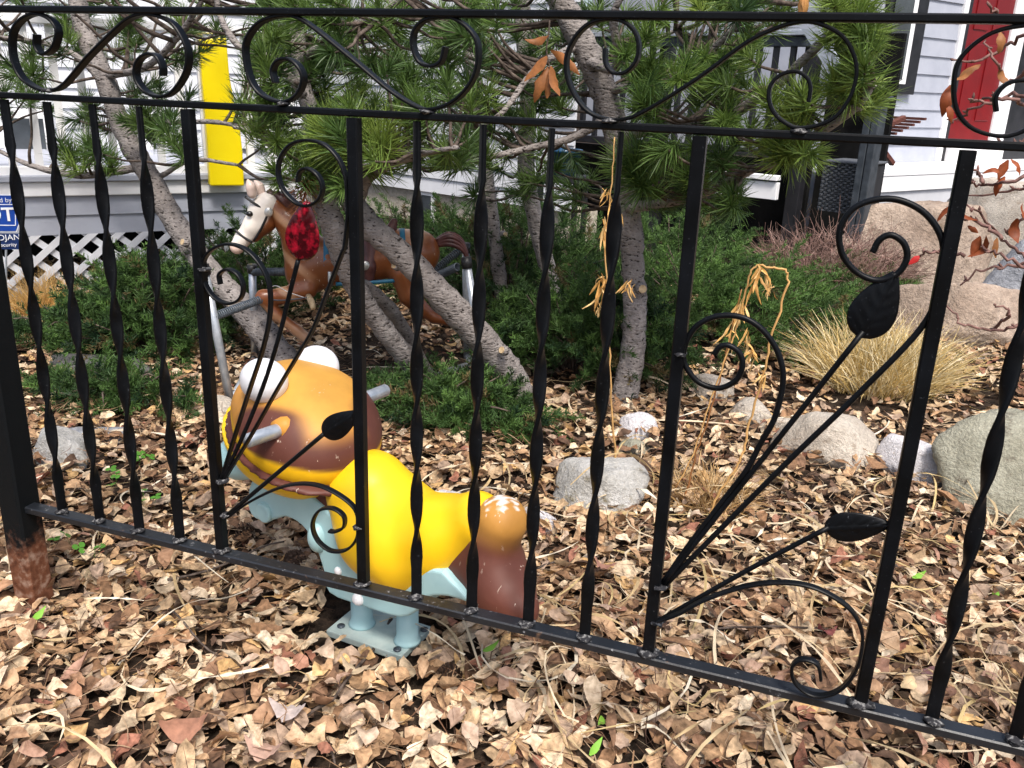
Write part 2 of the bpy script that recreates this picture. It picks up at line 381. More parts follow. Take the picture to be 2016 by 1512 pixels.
# ================================================================== THE GROUND
def gz(x, y):
    x = np.asarray(x, float); y = np.asarray(y, float)
    b = 0.010 * np.sin(3.1 * x + 1.3 * y) + 0.008 * np.sin(5.3 * y - 2.2 * x + 1.0) + 0.005 * np.sin(9.1 * x + 7.3 * y)
    rise = 0.10 * sstep(x - 0.25 * (y - 3.0), 0.2, 1.4) * sstep(y, 2.2, 3.6)
    pad = 1 - np.exp(-(((x + 0.71) / 0.25)**2 + ((y - 1.28) / 0.2)**2))
    return b * pad * 0.8 + rise
gx = np.concatenate([[-60, -30, -15, -8], np.arange(-5, 3.01, 0.06), [6, 12, 25, 60]])
gy = np.concatenate([[-40, -15, -5, -2], np.arange(-0.5, 6.01, 0.06), [9, 15, 30, 70]])
XX, YY = np.meshgrid(gx, gy, indexing='ij')
VV = np.stack([XX, YY, gz(XX, YY)], -1).reshape(-1, 3)
ny = len(gy); ii, jj = np.meshgrid(np.arange(len(gx) - 1), np.arange(ny - 1), indexing='ij')
q = (ii * ny + jj).ravel()
ground = obj('ground', VV, np.stack([q, q + ny, q + ny + 1, q + 1], 1), MATS['soil'], smooth=True)
tag(ground, 'dark soil of the garden bed under the fallen leaves', 'ground', kind='structure')

NR = 8
def leaf_template(L, W, shape, cl, cw, tw, r):
    t = np.linspace(0, 1, NR); s = np.array([-1.0, 0.0, 1.0])
    tt = np.array([0, .18, .38, .6, .82, 1.0])
    w = np.interp(t, tt, {0: [.04, .62, .95, 1.0, .6, .02], 1: [.08, .85, 1.0, .75, .4, .02], 2: [.04, .45, .8, 1.0, .72, .03], 3: [.08, .75, 1.0, .9, .5, .02]}[shape]) * W / 2
    x0 = (t - 0.5) * L; a = cl * (t - .5) * 1.6
    xc = np.cumsum(np.cos(a)) * L / NR; zc = np.cumsum(np.sin(a)) * L / NR; xc -= xc.mean(); zc -= zc.min()
    x = xc[:, None] * np.ones((1, 3)) + .03 * L * r.standard_normal((NR, 3)) * np.abs(s); wob = 1 + .13 * r.standard_normal((NR, 3)) + .10 * r.standard_normal((1, 3))
    roll = cw * np.abs(s)[None] * np.ones((NR, 1))
    y = w[:, None] * s[None] * wob * np.cos(roll * .9); z = zc[:, None] + w[:, None] * np.abs(s)[None] * np.sin(roll) + tw * y * (t[:, None] - 0.4) * 3 + .012 * L * r.standard_normal((NR, 3))
    return np.stack([x, y, z], -1).reshape(NR * 3, 3)
LQ = np.array([[i*3 + j, (i+1)*3 + j, (i+1)*3 + j + 1, i*3 + j + 1] for i in range(NR - 1) for j in range(2)])
TPL = np.stack([leaf_template(rng.uniform(.036, .074), rng.uniform(.011, .034), int(rng.integers(0, 4)), rng.uniform(-1.0, 1.6), rng.uniform(-.3, .75), rng.uniform(-.8, .8), rng) for _ in range(60)])
PAL = np.array([[.44, .29, .18], [.57, .42, .28], [.67, .54, .40], [.30, .18, .11], [.20, .12, .08], [.40, .30, .24], [.32, .15, .11], [.60, .40, .20], [.74, .64, .52], [.12, .075, .055]])
PW = np.array([.18, .20, .15, .13, .09, .10, .035, .04, .05, .05])
def rots(n, tilt, r):
    yaw = r.uniform(0, 2*np.pi, n); ax = r.uniform(0, 2*np.pi, n); th = np.abs(r.normal(0, tilt, n))
    c, s = np.cos(th), np.sin(th); kx, ky = np.cos(ax), np.sin(ax)
    A = np.zeros((n, 3, 3)); A[:, 0, 0] = c + kx*kx*(1-c); A[:, 0, 1] = kx*ky*(1-c); A[:, 0, 2] = ky*s
    A[:, 1, 0] = kx*ky*(1-c); A[:, 1, 1] = c + ky*ky*(1-c); A[:, 1, 2] = -kx*s; A[:, 2, 0] = -ky*s; A[:, 2, 1] = kx*s; A[:, 2, 2] = c
    B = np.zeros((n, 3, 3)); B[:, 0, 0] = np.cos(yaw); B[:, 0, 1] = -np.sin(yaw); B[:, 1, 0] = np.sin(yaw); B[:, 1, 1] = np.cos(yaw); B[:, 2, 2] = 1
    return A @ B
def scatter(n, x0, x1, y0, y1, smin_, smax_, tilt, zmax, r):
    x = r.uniform(x0, x1, n); y = r.uniform(y0, y1, n)
    ok = ~((np.abs(x + 0.715) < 0.115) & (np.abs(y - 1.275) < 0.085))
    patchy = np.sin(3.7*x + 2.1*y + .6) * np.sin(2.9*y - 4.3*x + 2) + .7 * np.sin(9*x - 6*y) * np.sin(7*y + 5*x + 1)
    ok &= r.uniform(0, 1, n) < np.clip(.97 + .45 * patchy, .45, 1)
    shade = np.exp(-(((x + 1.30) / .55)**2 + ((y - 2.75) / .42)**2)**2)
    ok &= r.uniform(0, 1, n) > .72 * shade
    x, y = x[ok], y[ok]; n = len(x)
    T = TPL[r.integers(0, len(TPL), n)] * r.uniform(smin_, smax_, n)[:, None, None]
    Vt = np.einsum('nij,nkj->nki', rots(n, tilt, r), T)
    z = gz(x, y) + 0.004 + zmax * r.uniform(0, 1, n)**1.4
    Vt += np.stack([x, y, z], 1)[:, None]
    Vt[..., 2] = np.maximum(Vt[..., 2], gz(Vt[..., 0], Vt[..., 1]) + 0.001)
    dark = np.clip(0.55 + 0.6 * np.sin(2.3*x + 4*y) * np.sin(5*x - 2*y + 1), 0, 1)
    c = PAL[r.choice(len(PAL), n, p=PW / PW.sum())] * r.uniform(0.68, 1.08, (n, 1)) * np.array([1.05, 1.0, .90])
    return Vt, np.repeat(c[:, None], NR*3, 1) * r.uniform(0.72, 1.12, (n, NR*3, 1))
Vs, Cs = [], []
for args in ((19500, -2.6, 1.3, .3, 2.2, .6, 1.4, .29, .034), (18000, -4.0, 2.0, 2.2, 4.6, .75, 1.35, .33, .034), (8000, -2.5, 1.2, .3, 2.6, .28, .55, .5, .022)):
    v, c = scatter(*args, rng); Vs.append(v); Cs.append(c)
Vl = np.concatenate(Vs); Cl = np.concatenate(Cs); nl = len(Vl)
Fl = (LQ[None] + (np.arange(nl) * NR * 3)[:, None, None]).reshape(-1, 4)
litter = obj('leaf_litter', Vl.reshape(-1, 3), Fl, MATS['leaf_stuff'], smooth=True, col=Cl.reshape(-1, 3))
tag(litter, 'thick carpet of dry tan and brown fallen leaves over the garden bed', 'leaf litter', kind='stuff')
# the nearest leaves, one by one
lm = []
for k in range(14):
    r = np.random.default_rng(100 + k); t = leaf_template(r.uniform(.045, .075), r.uniform(.024, .040), k % 4, r.uniform(-2, 2.2), r.uniform(-.3, 1.1), r.uniform(-.8, .8), r)
    lm.append(mesh_data('fallen_leaf', t, LQ, MATS['leaf_single'], smooth=True))
for k in range(300):
    px, py = random.uniform(-60, 2080), 1512 - 520 * random.random()**1.25
    p = G(px, py); 
    if abs(p[0] + .715) < .13 and abs(p[1] - 1.27) < .10: continue
    o = link(bpy.data.objects.new('fallen_leaf', lm[k % 14]), ground)
    s = random.uniform(.6, 1.15)
    o.location = (p[0], p[1], float(gz(p[0], p[1])) + random.uniform(.022, .042)); o.scale = (s, s, s)
    o.rotation_euler = (random.gauss(0, .4), random.gauss(0, .4), random.uniform(0, 6.28))
# dead needles and straw lying about
def strands(n, x0, x1, y0, y1, l0, l1, w, pal, seg, curl, zmax, r):
    V = []; F = []; Cc = []
    for i in range(n):
        x, y = r.uniform(x0, x1), r.uniform(y0, y1); x += .4 * (abs(x + .7) < .16 and abs(y - 1.26) < .16); a = r.uniform(0, 6.28); L = r.uniform(l0, l1); k = r.normal(0, curl)
        z0 = float(gz(x, y)) + r.uniform(.012, zmax); ws = w * r.uniform(.6, 1.3); p = np.array([x, y, z0]); b0 = len(V)
        c = np.array(pal[r.integers(len(pal))]) * r.uniform(.8, 1.15); lift = r.normal(0, .25)
        for j in range(seg + 1):
            d = np.array([math.cos(a), math.sin(a), 0]); s = np.array([-d[1], d[0], r.normal(0, .5)]) * ws
            tap = 1 - 0.7 * (j / seg)**3
            V += [p - s * tap, p + s * tap]; Cc += [c, c]
            p = p + d * L / seg; p[2] = max(float(gz(p[0], p[1])) + .008, z0 + lift * L * math.sin(3.14 * j / seg) * .5); a += k / seg
        F += [[b0 + 2*j, b0 + 2*j + 1, b0 + 2*j + 3, b0 + 2*j + 2] for j in range(seg)]
    return np.array(V), np.array(F), np.array(Cc)
V, F, c = strands(6500, -2.3, 1.0, .7, 2.9, .035, .11, .0009, [(.16, .085, .05), (.30, .18, .10), (.42, .30, .19), (.08, .045, .03)], 2, .8, .062, rng)
tag(obj('dead_needles', V, F, MATS['straw'], col=c), 'thin brown dead pine needles strewn over the fallen leaves', 'pine needles', kind='stuff')
V, F, c = strands(330, -2.2, 1.0, .5, 2.9, .10, .34, .0028, [(.62, .48, .28), (.72, .6, .42), (.52, .38, .2), (.78, .7, .55)], 9, 2.2, .055, rng)
V2, F2, c2 = strands(260, -.45, .9, 1.0, 2.4, .12, .4, .0022, [(.62, .48, .28), (.72, .6, .42), (.55, .42, .2)], 8, 1.4, .06, rng)
tag(obj('straw_strands', np.concatenate([V, V2]), np.concatenate([F, F2[:, :]]) if F.shape[1] == F2.shape[1] and False else [list(map(int, f)) for f in F] + [[int(i) + len(V) for i in f] for f in F2], MATS['straw'], col=np.concatenate([c, c2])), 'pale dried grass blades curling over the fallen leaves', 'dry grass', kind='stuff')
# sticks on the ground
for (x0, y0, x1, y1, r_, bend) in ((770, 1215, 655, 1390, .004, .01), (655, 1390, 480, 1440, .003, -.02), (1345, 1248, 1960, 1262, .0026, .02), (330, 1140, 560, 1075, .003, .02), (340, 1210, 450, 1290, .0025, -.01), (1050, 1130, 1180, 1090, .0025, .01), (645, 1460, 660, 1512, .003, 0), (700, 1440, 690, 1512, .0028, 0)):
    a = G(x0, y0, .03); b_ = G(x1, y1, .03); n = 8
    pts = np.array([a + (b_ - a) * t + np.array([0, bend * math.sin(3.14 * t), .012 * math.sin(5 * t + x0)]) for t in np.linspace(0, 1, n)])
    V, F = tube(pts, np.linspace(r_, r_ * .6, n), 6); obj('twig', V, F, MATS['twig'], ground, True)

# ================================================================== THE IRON FENCE
FY = 1.0923
def FP(x, y, dy=0.0): return P(x, y, FY + dy)
fx0 = -1.349
fence = empty('iron_fence', (fx0, FY, 0), 'black wrought iron fence with scrolls, leaf ornaments and twisted bars', 'fence')
FO = np.array([fx0, FY, 0])
def fpart(name, V, F, mat='iron', smooth=False):
    return obj(name, np.asarray(V) - FO, F, MATS[mat], fence, smooth)
XL, XR = -2.25, 1.75
def rail(name, z, w, h, mat='iron'):
    V, F = sweep(np.array([[XL, FY, z], [-1.0, FY, z], [0.3, FY, z], [XR, FY, z]]), rect(h, w, .002), (0, 1, 0)); return fpart(name, V, F, mat)
rail('top_rail', 1.084, .020, .0095)
rail('middle_rail', .959, .016, .0095)
rail('bottom_rail', .2245, .025, .0135, 'iron_worn')
ZT, ZB = .9525, .2325
def square_bar(x): 
    V, F = sweep(np.array([[x, FY, ZB], [x, FY, .6], [x, FY, ZT]]), rect(.0165, .0165, .0018), (0, 1, 0)); return fpart('square_bar', V, F)
def twisted_bar(x, ph):
    zs = np.concatenate([[ZB, ZB + .05], np.linspace(ZB + .07, ZT - .07, 64), [ZT - .05, ZT]])
    V = []; k = 14; ang = np.arange(k) * 2 * math.pi / k; pr = np.stack([np.sign(np.cos(ang)) * np.abs(np.cos(ang))**.55 * .0098, np.sign(np.sin(ang)) * np.abs(np.sin(ang))**.55 * .0038], 1)
    for z in zs:
        t = np.clip((z - ZB - .07) / (ZT - ZB - .14), 0, 1); a = ph + t * math.pi * 5.6; c, s = math.cos(a), math.sin(a)
        sc = 0.86 if z < ZB + .06 or z > ZT - .06 else 1.0
        V += [[x + (c * p[0] - s * p[1]) * sc, FY + (s * p[0] + c * p[1]) * sc, z] for p in pr]
    F = [[i*k + j, i*k + (j+1) % k, (i+1)*k + (j+1) % k, (i+1)*k + j] for i in range(len(zs) - 1) for j in range(k)]
    return fpart('twisted_bar', np.array(V), F, smooth=True)
def weld(x, z, r=.008):
    bm = bmesh.new(); bmesh.ops.create_icosphere(bm, subdivisions=2, radius=1.0)
    V = np.array([v.co[:] for v in bm.verts]); F = [[v.index for v in f.verts] for f in bm.faces]; bm.free()
    V = V * (1 + .35 * rng.standard_normal((len(V), 1)) * .6) * np.array([r * 1.5, .012, r * .55]) + np.array([x, FY - .003, z])
    fpart('weld_bead', V, F, 'weld', True)
for i, x in enumerate((-1.246, -1.159, -1.0705, -.983, -.5285, -.4345, -.342, -.2535, .2185, .3165, .405, .493, .95, 1.04, 1.13, 1.22, -1.46, -1.55, -1.64, -1.73)):
    twisted_bar(x, 1.3 - .18 * i); 
    if -1.3 < x < .6: weld(x, .2345)
for x in (-.8952, -.6225, -.1575, .1305, .585, .86, 1.31, -1.82, -2.1):
    square_bar(x)
    if -1.3 < x < .6: weld(x, .2345, .010)
V, F = sweep(np.array([[fx0, FY, -.1], [fx0, FY, .12], [fx0, FY, .25], [fx0, FY, .6], [fx0, FY, 1.16]]), rect(.050, .050, .004), (0, 1, 0)); fpart('post', V, F, 'post_paint')
V, F = sweep(np.array([[1.60, FY, -.1], [1.60, FY, .6], [1.60, FY, 1.16]]), rect(.050, .050, .004), (0, 1, 0)); fpart('post', V, F, 'post_paint')
def flat_scroll(px, off, sc, thick=.0042, width=.0155, rnd=False, shift=0.0, dy=0.0, ends=True):
    pts = [FP(off[0] + x / sc, off[1] + y / sc, dy) for x, y in px]
    q = catmull(pts, 7); q[:, 0] += shift
    prof = circle(8, thick * .9) if rnd else rect(thick, width, thick * .3)
    V, F = sweep(q, prof, (0, 1, 0)); fpart('scroll', V, F, smooth=rnd); return q
Z1 = 2.88
s1 = [(210,195),(212,265),(250,308),(308,272),(333,180),(292,110),(205,80),(120,120),(75,200),(80,330),(130,440),(220,503),(290,513),(370,480),(500,330),(640,190),(750,100),(860,84),(980,130),(1050,230),(1072,330),(1050,430),(980,525),(900,548),(820,510),(775,430),(790,345),(850,305),(900,325),(925,380),(925,430)]
s2 = [(1565,470),(1550,400),(1580,345),(1640,335),(1700,380),(1723,450),(1690,535),(1610,578),(1500,545),(1430,460),(1397,330),(1402,230),(1470,135),(1570,95),(1680,97),(1800,170),(2016,345),(2210,508),(2352,598),(2432,620),(2552,588),(2652,500),(2706,390),(2711,250),(2662,165),(2582,108),(2512,97),(2412,115),(2352,180),(2347,270),(2382,350),(2442,375),(2502,350),(2527,265)]
s3 = [(1560,275),(1565,360),(1610,413),(1680,408),(1740,340),(1750,240),(1710,155),(1620,110),(1500,122),(1410,190),(1350,300),(1345,420),(1390,540),(1470,635),(1580,677),(1700,668),(1830,605),(2016,490),(2150,398),(2358,245),(2518,165),(2658,125),(2768,133),(2898,200),(2968,310),(2983,430),(2938,570),(2838,680),(2668,726),(2558,680),(2498,600),(2493,500),(2548,430),(2638,405),(2703,440),(2723,500),(2713,580)]
flat_scroll(s1, (0, 0), Z1)
# the second scroll is traced over two views: its right half begins at x = 1872 of the first
s2 = [(x if x <= 2016 else x, y) for x, y in s2]
flat_scroll(s2, (0, 0), Z1)
flat_scroll(s3, (650, 0), Z1)
flat_scroll(s2, (0, 0), Z1, shift=.893)
flat_scroll(s3, (650, 0), Z1, shift=.893)
flat_scroll(s1, (0, 0), Z1, shift=-.86)
# leaf panels
def stem(px, off, sc, r=.0036, shift=0.0):
    q = catmull([FP(off[0] + x / sc, off[1] + y / sc, -.002) for x, y in px], 6); q[:, 0] += shift
    V, F = tube(q, r, 8); fpart('stem', V, F, smooth=True)
def iron_leaf(base, tip, wid, mat='iron', shift=0.0, name='leaf_ornament'):
    a = FP(*base); b_ = FP(*tip); a[0] += shift; b_[0] += shift
    ax = b_ - a; L = np.linalg.norm(ax); ax /= L; s = np.cross(ax, [0, 1, 0]); s /= np.linalg.norm(s)
    n, k = 31, 17; V = []
    for i in range(n):
        t = i / (n - 1); w = wid / 2 * math.sin(math.pi * min(.995, .004 + t**.66 * .99))**.78
        for j in range(k):
            u = j / (k - 1) * 2 - 1
            fr = ((t - .28 * abs(u)) * 5.5) % 1.0; vein = .0016 * math.exp(-((fr - .5) / .13)**2) * min(1, abs(u) * 4) * (1 - abs(u)) + .0022 * math.exp(-(u / .09)**2)
            V.append(a + ax * L * t + s * w * u + np.array([0, .003 * u * u - vein - .0015 * math.sin(math.pi * t), 0]))
    F = [[i*k + j, i*k + j + 1, (i+1)*k + j + 1, (i+1)*k + j] for i in range(n-1) for j in range(k-1)]
    o = fpart(name, np.array(V), F, mat, True); so = o.modifiers.new('thickness', 'SOLIDIFY'); so.thickness = .0022
    return o
ZB1, ZB3, Z4, Z6 = ((1316, 350), 2.88), ((1316, 987), 2.88), ((0, 450), 2.88), ((380, 660), 2.291)
pB = lambda zb, pts: [(zb[0][0] + x / zb[1], zb[0][1] + y / zb[1]) for x, y in pts]
panelB = [([(1718,497),(1732,472),(1755,463),(1780,480),(1785,510),(1765,540),(1725,552),(1685,535),(1658,500),(1653,455),(1675,415),(1715,395),(1765,393),(1815,415),(1848,455),(1858,500),(1850,570),(1810,650),(1690,775),(1560,900),(1430,1030),(1312,1150)], True),
          (pB(ZB1, [(260,1000),(290,960),(340,950),(400,990),(420,1060),(390,1140),(320,1185),(250,1190),(160,1150),(90,1050),(95,950),(150,850),(240,795),(340,780),(440,800),(530,860),(600,950),(640,1050),(650,1150),(630,1270),(590,1390),(520,1510)]) + [(1470, 925), (1420, 990), (1360, 1068), (1304, 1148)], True),
          ([(1295, 1222)] + pB(ZB3, [(60,635),(200,560),(400,490),(580,460),(760,470),(900,520),(1030,610),(1092,720),(1097,830),(1060,960),(980,1060),(880,1100),(790,1085),(715,1020),(700,940),(740,898),(800,898),(850,930),(865,1010)]), False)]
for sh in (0.0, .742):
    for pts, rnd in panelB: flat_scroll(pts, (0, 0), 1, .0042 if rnd else .004, .011, rnd, sh, 0.0 if rnd else -.0185)
    stem([(1700, 652), (1500, 905), (1400, 1030), (1307, 1148)], (0, 0), 1, shift=sh)
    stem([(1632, 1038), (1480, 1118), (1300, 1220)], (0, 0), 1, shift=sh)
    iron_leaf((1692, 662), (1762, 538), .052, shift=sh); iron_leaf((1626, 1040), (1753, 1033), .040, shift=sh)
panelA = [(pB(((0, 0), 2.88), [(1690,1030),(1700,975),(1740,955),(1800,990),(1830,1060),(1810,1130),(1750,1165),(1680,1150),(1610,1080),(1580,990),(1590,900),(1650,820),(1740,795),(1840,820),(1920,900),(1963,1010),(1972,1120),(1972,1250),(1955,1400)]) + pB(Z4, [(1940,140),(1860,350),(1780,560),(1700,700),(1580,900),(1420,1180),(1280,1410)]), False),
          (pB(Z4, [(1250,315),(1245,260),(1290,230),(1350,260),(1380,330),(1360,400),(1290,425),(1210,385),(1160,300),(1150,210),(1190,130),(1280,88),(1380,110),(1460,180),(1520,290),(1535,420),(1520,560),(1480,720),(1420,900),(1340,1150),(1258,1415)]), False),
          (pB(Z6, [(160,820),(250,755),(370,695),(470,670),(570,678),(660,720),(730,780),(748,850),(738,920),(690,968),(620,970),(560,920),(540,850),(570,790),(630,780),(680,815),(680,865),(640,885),(615,882)]), False)]
for pts, rnd in panelA: flat_scroll(pts, (0, 0), 1, .004, .011, rnd)
stem(pB(Z4, [(1690,180),(1640,380),(1580,620),(1490,900),(1380,1170),(1262,1420)]), (0, 0), 1)
stem(pB(Z6, [(590,445),(400,605),(150,815)]), (0, 0), 1)
iron_leaf((590, 510), (604, 398), .056, 'red_glass', name='red_leaf_ornament')['label'] = 'red glass leaf on the left ornament panel'
iron_leaf((637, 856), (705, 812), .038)
for x, y in ((1302, 1152), (1296, 1222), (440, 945), (447, 1012), (1340, 695), (100, 178), (560, 204), (845, 219), (1200, 238), (1577, 258), (405, 530), (708, 1035)):
    p = FP(x, y); weld(p[0], p[2], .006)

# ================================================================== THE SPRING RIDER
RF = Frame((-.825, 1.31), (.966, -.259))
rider = empty('spring_rider', label='yellow and brown animal-shaped playground rider on pale blue base', cat='spring rider', mat=RF.mat())
def rz(x, y, v=0.0): return RF.px(380 + x / 2.291, 660 + y / 2.291, v)
def rpart(name, V, F, mat, col=None, smooth=True, parent=None):
    return obj(name, V, F, MATS[mat], parent or rider, smooth, col)
h = .006
BR, OR, YE, WH, CRM = (.115, .038, .026), (.60, .27, .045), (.88, .50, .008), (.8, .8, .8), (.8, .62, .35)
# head: its long axis turns away from the fence and tips up in front
HQ, HP = math.radians(20), math.radians(15); hcen = np.array([-.05, .005, .365])
def hrot(X, Y, Z):
    x, y, z = X - hcen[0], Y - hcen[1], Z - hcen[2]
    x1, y1 = x * math.cos(HQ) - y * math.sin(HQ), x * math.sin(HQ) + y * math.cos(HQ)
    x2, z2 = x1 * math.cos(HP) - z * math.sin(HP), x1 * math.sin(HP) + z * math.cos(HP)
    return x2, y1, z2
def f(X, Y, Z):
    x, y, z = hrot(X, Y, Z); return smin(np.maximum(d_ell(x, y, z, (.0, 0, .022), (.160, .134, .100)), -.008 - z), d_ell(x, y, z, (-.07, 0, .026), (.095, .112, .070)), .02)
V, F = surfnet(f, (-.29, -.19, .31), (.18, .21, .54), h)
lx, ly, lz = hrot(V[:, 0], V[:, 1], V[:, 2])
T_ = lambda col: np.tile(np.array(col), (len(V), 1))
c = lerp3(T_(OR), T_((.70, .36, .065)), sstep(lz, .07, .13))
patch = sstep(((lx - .085) / .105)**2 + ((lz - .058) / .046)**2, 1.25, .75) * sstep(-ly, .03, .07)
patch = np.maximum(patch, sstep(((lx - .085) / .105)**2 + ((lz - .058) / .046)**2, 1.25, .75) * sstep(ly, .03, .07))
back = sstep(lx, .095, .13) * sstep(lz, .10, .06)
c = lerp3(c, T_(BR), np.maximum(patch, back))
c = lerp3(c, T_(YE), sstep(lz + np.sin(lx * 37) * .004, .032, .022))
head = rpart('head', V, F, 'rider_paint', c)
def f(X, Y, Z): return d_ell(*hrot(X, Y, Z), (-.008, 0, -.011), (.186, .141, .0155))
V, F = surfnet(f, (-.30, -.19, .29), (.19, .21, .43), h); rpart('lips', V, F, 'rider_paint', np.tile(np.array((.10, .03, .021)), (len(V), 1)))
def f(X, Y, Z):
    x, y, z = hrot(X, Y, Z); return np.maximum(d_ell(x, y, z, (-.035, 0, -.018), (.172, .139, .100)), z + .021)
V, F = surfnet(f, (-.29, -.19, .22), (.17, .21, .40), h); rpart('chin', V, F, 'rider_yellow')
# neck, brown
ch = [[((.005, -.01, .262), .046), ((.05, 0, .272), .055), ((.10, 0, .29), .06)]]
V, F = surfnet(chain(ch), *bounds(ch), h); rpart('neck', V, F, 'rider_paint', np.tile(np.array((.10, .03, .021)), (len(V), 1)))
# eyes
for nm, (px_, py_), v in (('eye', (320, 205), -.075), ('eye', (560, 140), .085)):
    e = rz(px_, py_, v); R_ = (.046, .040, .041)
    V, F = surfnet(lambda X, Y, Z: d_ell(X, Y, Z, e, R_), e - .06, e + .06, .005); rpart(nm, V, F, 'white_plastic')
# handlebar through the head
for sgn, pxy, in_ in ((-1, (240, 478), (390, 422)), (1, (872, 246), (790, 270))):
    a = rz(*pxy, .176 * sgn); b_ = np.array([a[0] + .004, .07 * sgn, a[2] + .0])
    V, F = tube(np.array([b_, (a + b_) / 2, a - (a - b_) * .03, a]), [.0125, .0125, .0125, .0105], 14); rpart('handle', V, F, 'steel')
    V, F = tube(np.array([[a[0], .075 * sgn, a[2]], [a[0], .112 * sgn, a[2]]]), [.026, .0165], 14); rpart('handle_collar', V, F, 'rider_paint', np.tile(np.array(OR), (len(V), 1)))
# yellow body
ch = [[((.115, 0, .295), .078), ((.165, 0, .240), .092), ((.215, 0, .228), .088), ((.285, 0, .262), .068), ((.358, 0, .318), .049)]]
V, F = surfnet(chain(ch, .03), *bounds(ch), h); body = rpart('body', V, F, 'rider_yellow')
# brown hind quarter with an orange top
ch = [[((.408, 0, .332), .043), ((.390, 0, .288), .041), ((.392, 0, .245), .050), ((.425, -.01, .212), .050)], [((.392, 0, .245), .050), ((.33, 0, .240), .050)], [((.425, -.01, .212), .050), ((.462, -.02, .198), .034)]]
V, F = surfnet(chain(ch, .02), *bounds(ch), h)
c = np.tile(np.array(BR), (len(V), 1)); tt = sstep(V[:, 2] + .006 * np.sin(V[:, 0] * 60), .285, .345)
c = lerp3(c, np.tile(np.array((.46, .22, .045)), (len(V), 1)), tt); c = lerp3(c, np.tile(np.array((.82, .78, .72)), (len(V), 1)), sstep(V[:, 2] + .006 * np.sin(V[:, 0] * 190 + V[:, 1] * 170) + .005 * np.sin(V[:, 0] * 420 - V[:, 1] * 300), .370, .373))
rpart('hind_quarter', V, F, 'rider_paint', c)
# blue cradle, cut from thick board
outl = [(262,655),(330,640),(430,690),(530,735),(640,830),(720,950),(820,1060),(1080,1055),(1160,1105),(1245,1205),(1150,1182),(1060,1185),(1012,1240),(930,1275),(760,1225),(612,1165),(585,1060),(545,945),(490,862),(420,822),(372,832),(318,842),(270,822),(245,770),(248,700)]
pl = catmull([rz(x, y, -.066) for x, y in outl + outl[:1]], 3)[:-1]; n = len(pl); th = .122
V = np.concatenate([pl, pl + np.array([0, th, 0])]); F = [list(range(n))[::-1], [n + i for i in range(n)]] + [[i, (i+1) % n, n + (i+1) % n, n + i] for i in range(n)]
bev(rpart('cradle', V, F, 'rider_blue', smooth=False), .012, 3)
a = rz(322, 800, -.068); V, F = tube(np.array([a + [0, -.006, 0], a + [0, th + .008, 0]]), .020, 20); bev(rpart('cradle_curl', V, F, 'rider_blue', smooth=False), .004)
a = rz(545, 905, -.066); f = lambda X, Y, Z: d_ell(X, Y, Z, a + np.array([.01, .0, .0]), (.020, .018, .030)); V, F = surfnet(f, a - .05, a + .05, .005); rpart('cradle_boss', V, F, 'rider_blue')
# blue fin in front of the chin
ch = [[(rz(150, 545, -.06), .022), (rz(210, 550, -.06), .037), (rz(290, 598, -.07), .024)]]
V, F = surfnet(chain(ch, .03), *bounds(ch), .005); rpart('fin', V, F, 'rider_blue')
ch = [[(rz(175, 550, .05), .020), (rz(240, 545, .05), .030), (rz(310, 590, .03), .022)]]
V, F = surfnet(chain(ch, .03), *bounds(ch), .005); rpart('fin', V, F, 'rider_blue')
for x, y, r_ in ((655, 1063, .0085), (745, 1190, .0125)):
    a = rz(x, y, -.067); V, F = surfnet(lambda X, Y, Z: d_ell(X, Y, Z, a, (r_, r_ * .8, r_)), a - .02, a + .02, .003); rpart('bolt_cap', V, F, 'white_plastic')
# feet and ground plate (level on the ground)
gA, gB = G(642, 1240, .026), G(790, 1292, .026)
toL = lambda w: np.array([(w - RF.o) @ RF.u, (w - RF.o) @ RF.v, w[2]])
pa, pb = toL(gA), toL(gB); ex = (pb - pa) / np.linalg.norm(pb - pa); ey = np.array([-ex[1], ex[0], 0]); pw, pd = np.linalg.norm(pb - pa), .105
M4 = np.eye(4); M4[:3, 0] = ex; M4[:3, 1] = ey; M4[:3, 2] = (0, 0, 1); M4[:3, 3] = pa
MB().box((0, 0, -.014), (pw, pd, 0), M4).build('base_plate', MATS['plate_blue'], rider, bevel=.002)
for sx_, sy_, dy_ in ((.046, .050, 0), (.150, .046, 0)):
    b0 = pa + ex * sx_ + ey * sy_; 
    V, F = tube(np.array([b0, b0 + [0, 0, .004], b0 + [0, 0, .012], b0 + [0, 0, .085]]), [.026, .024, .0205, .0205], 18); rpart('leg', V, F, 'rider_blue')
for sx_, sy_ in ((.018, .022), (.150, .012), (.160, .088), (.022, .086)):
    b0 = pa + ex * sx_ + ey * sy_; V, F = tube(np.array([b0 + [0, 0, .0005], b0 + [0, 0, .003]]), .0075, 10); rpart('bolt', V, F, 'dark_steel')

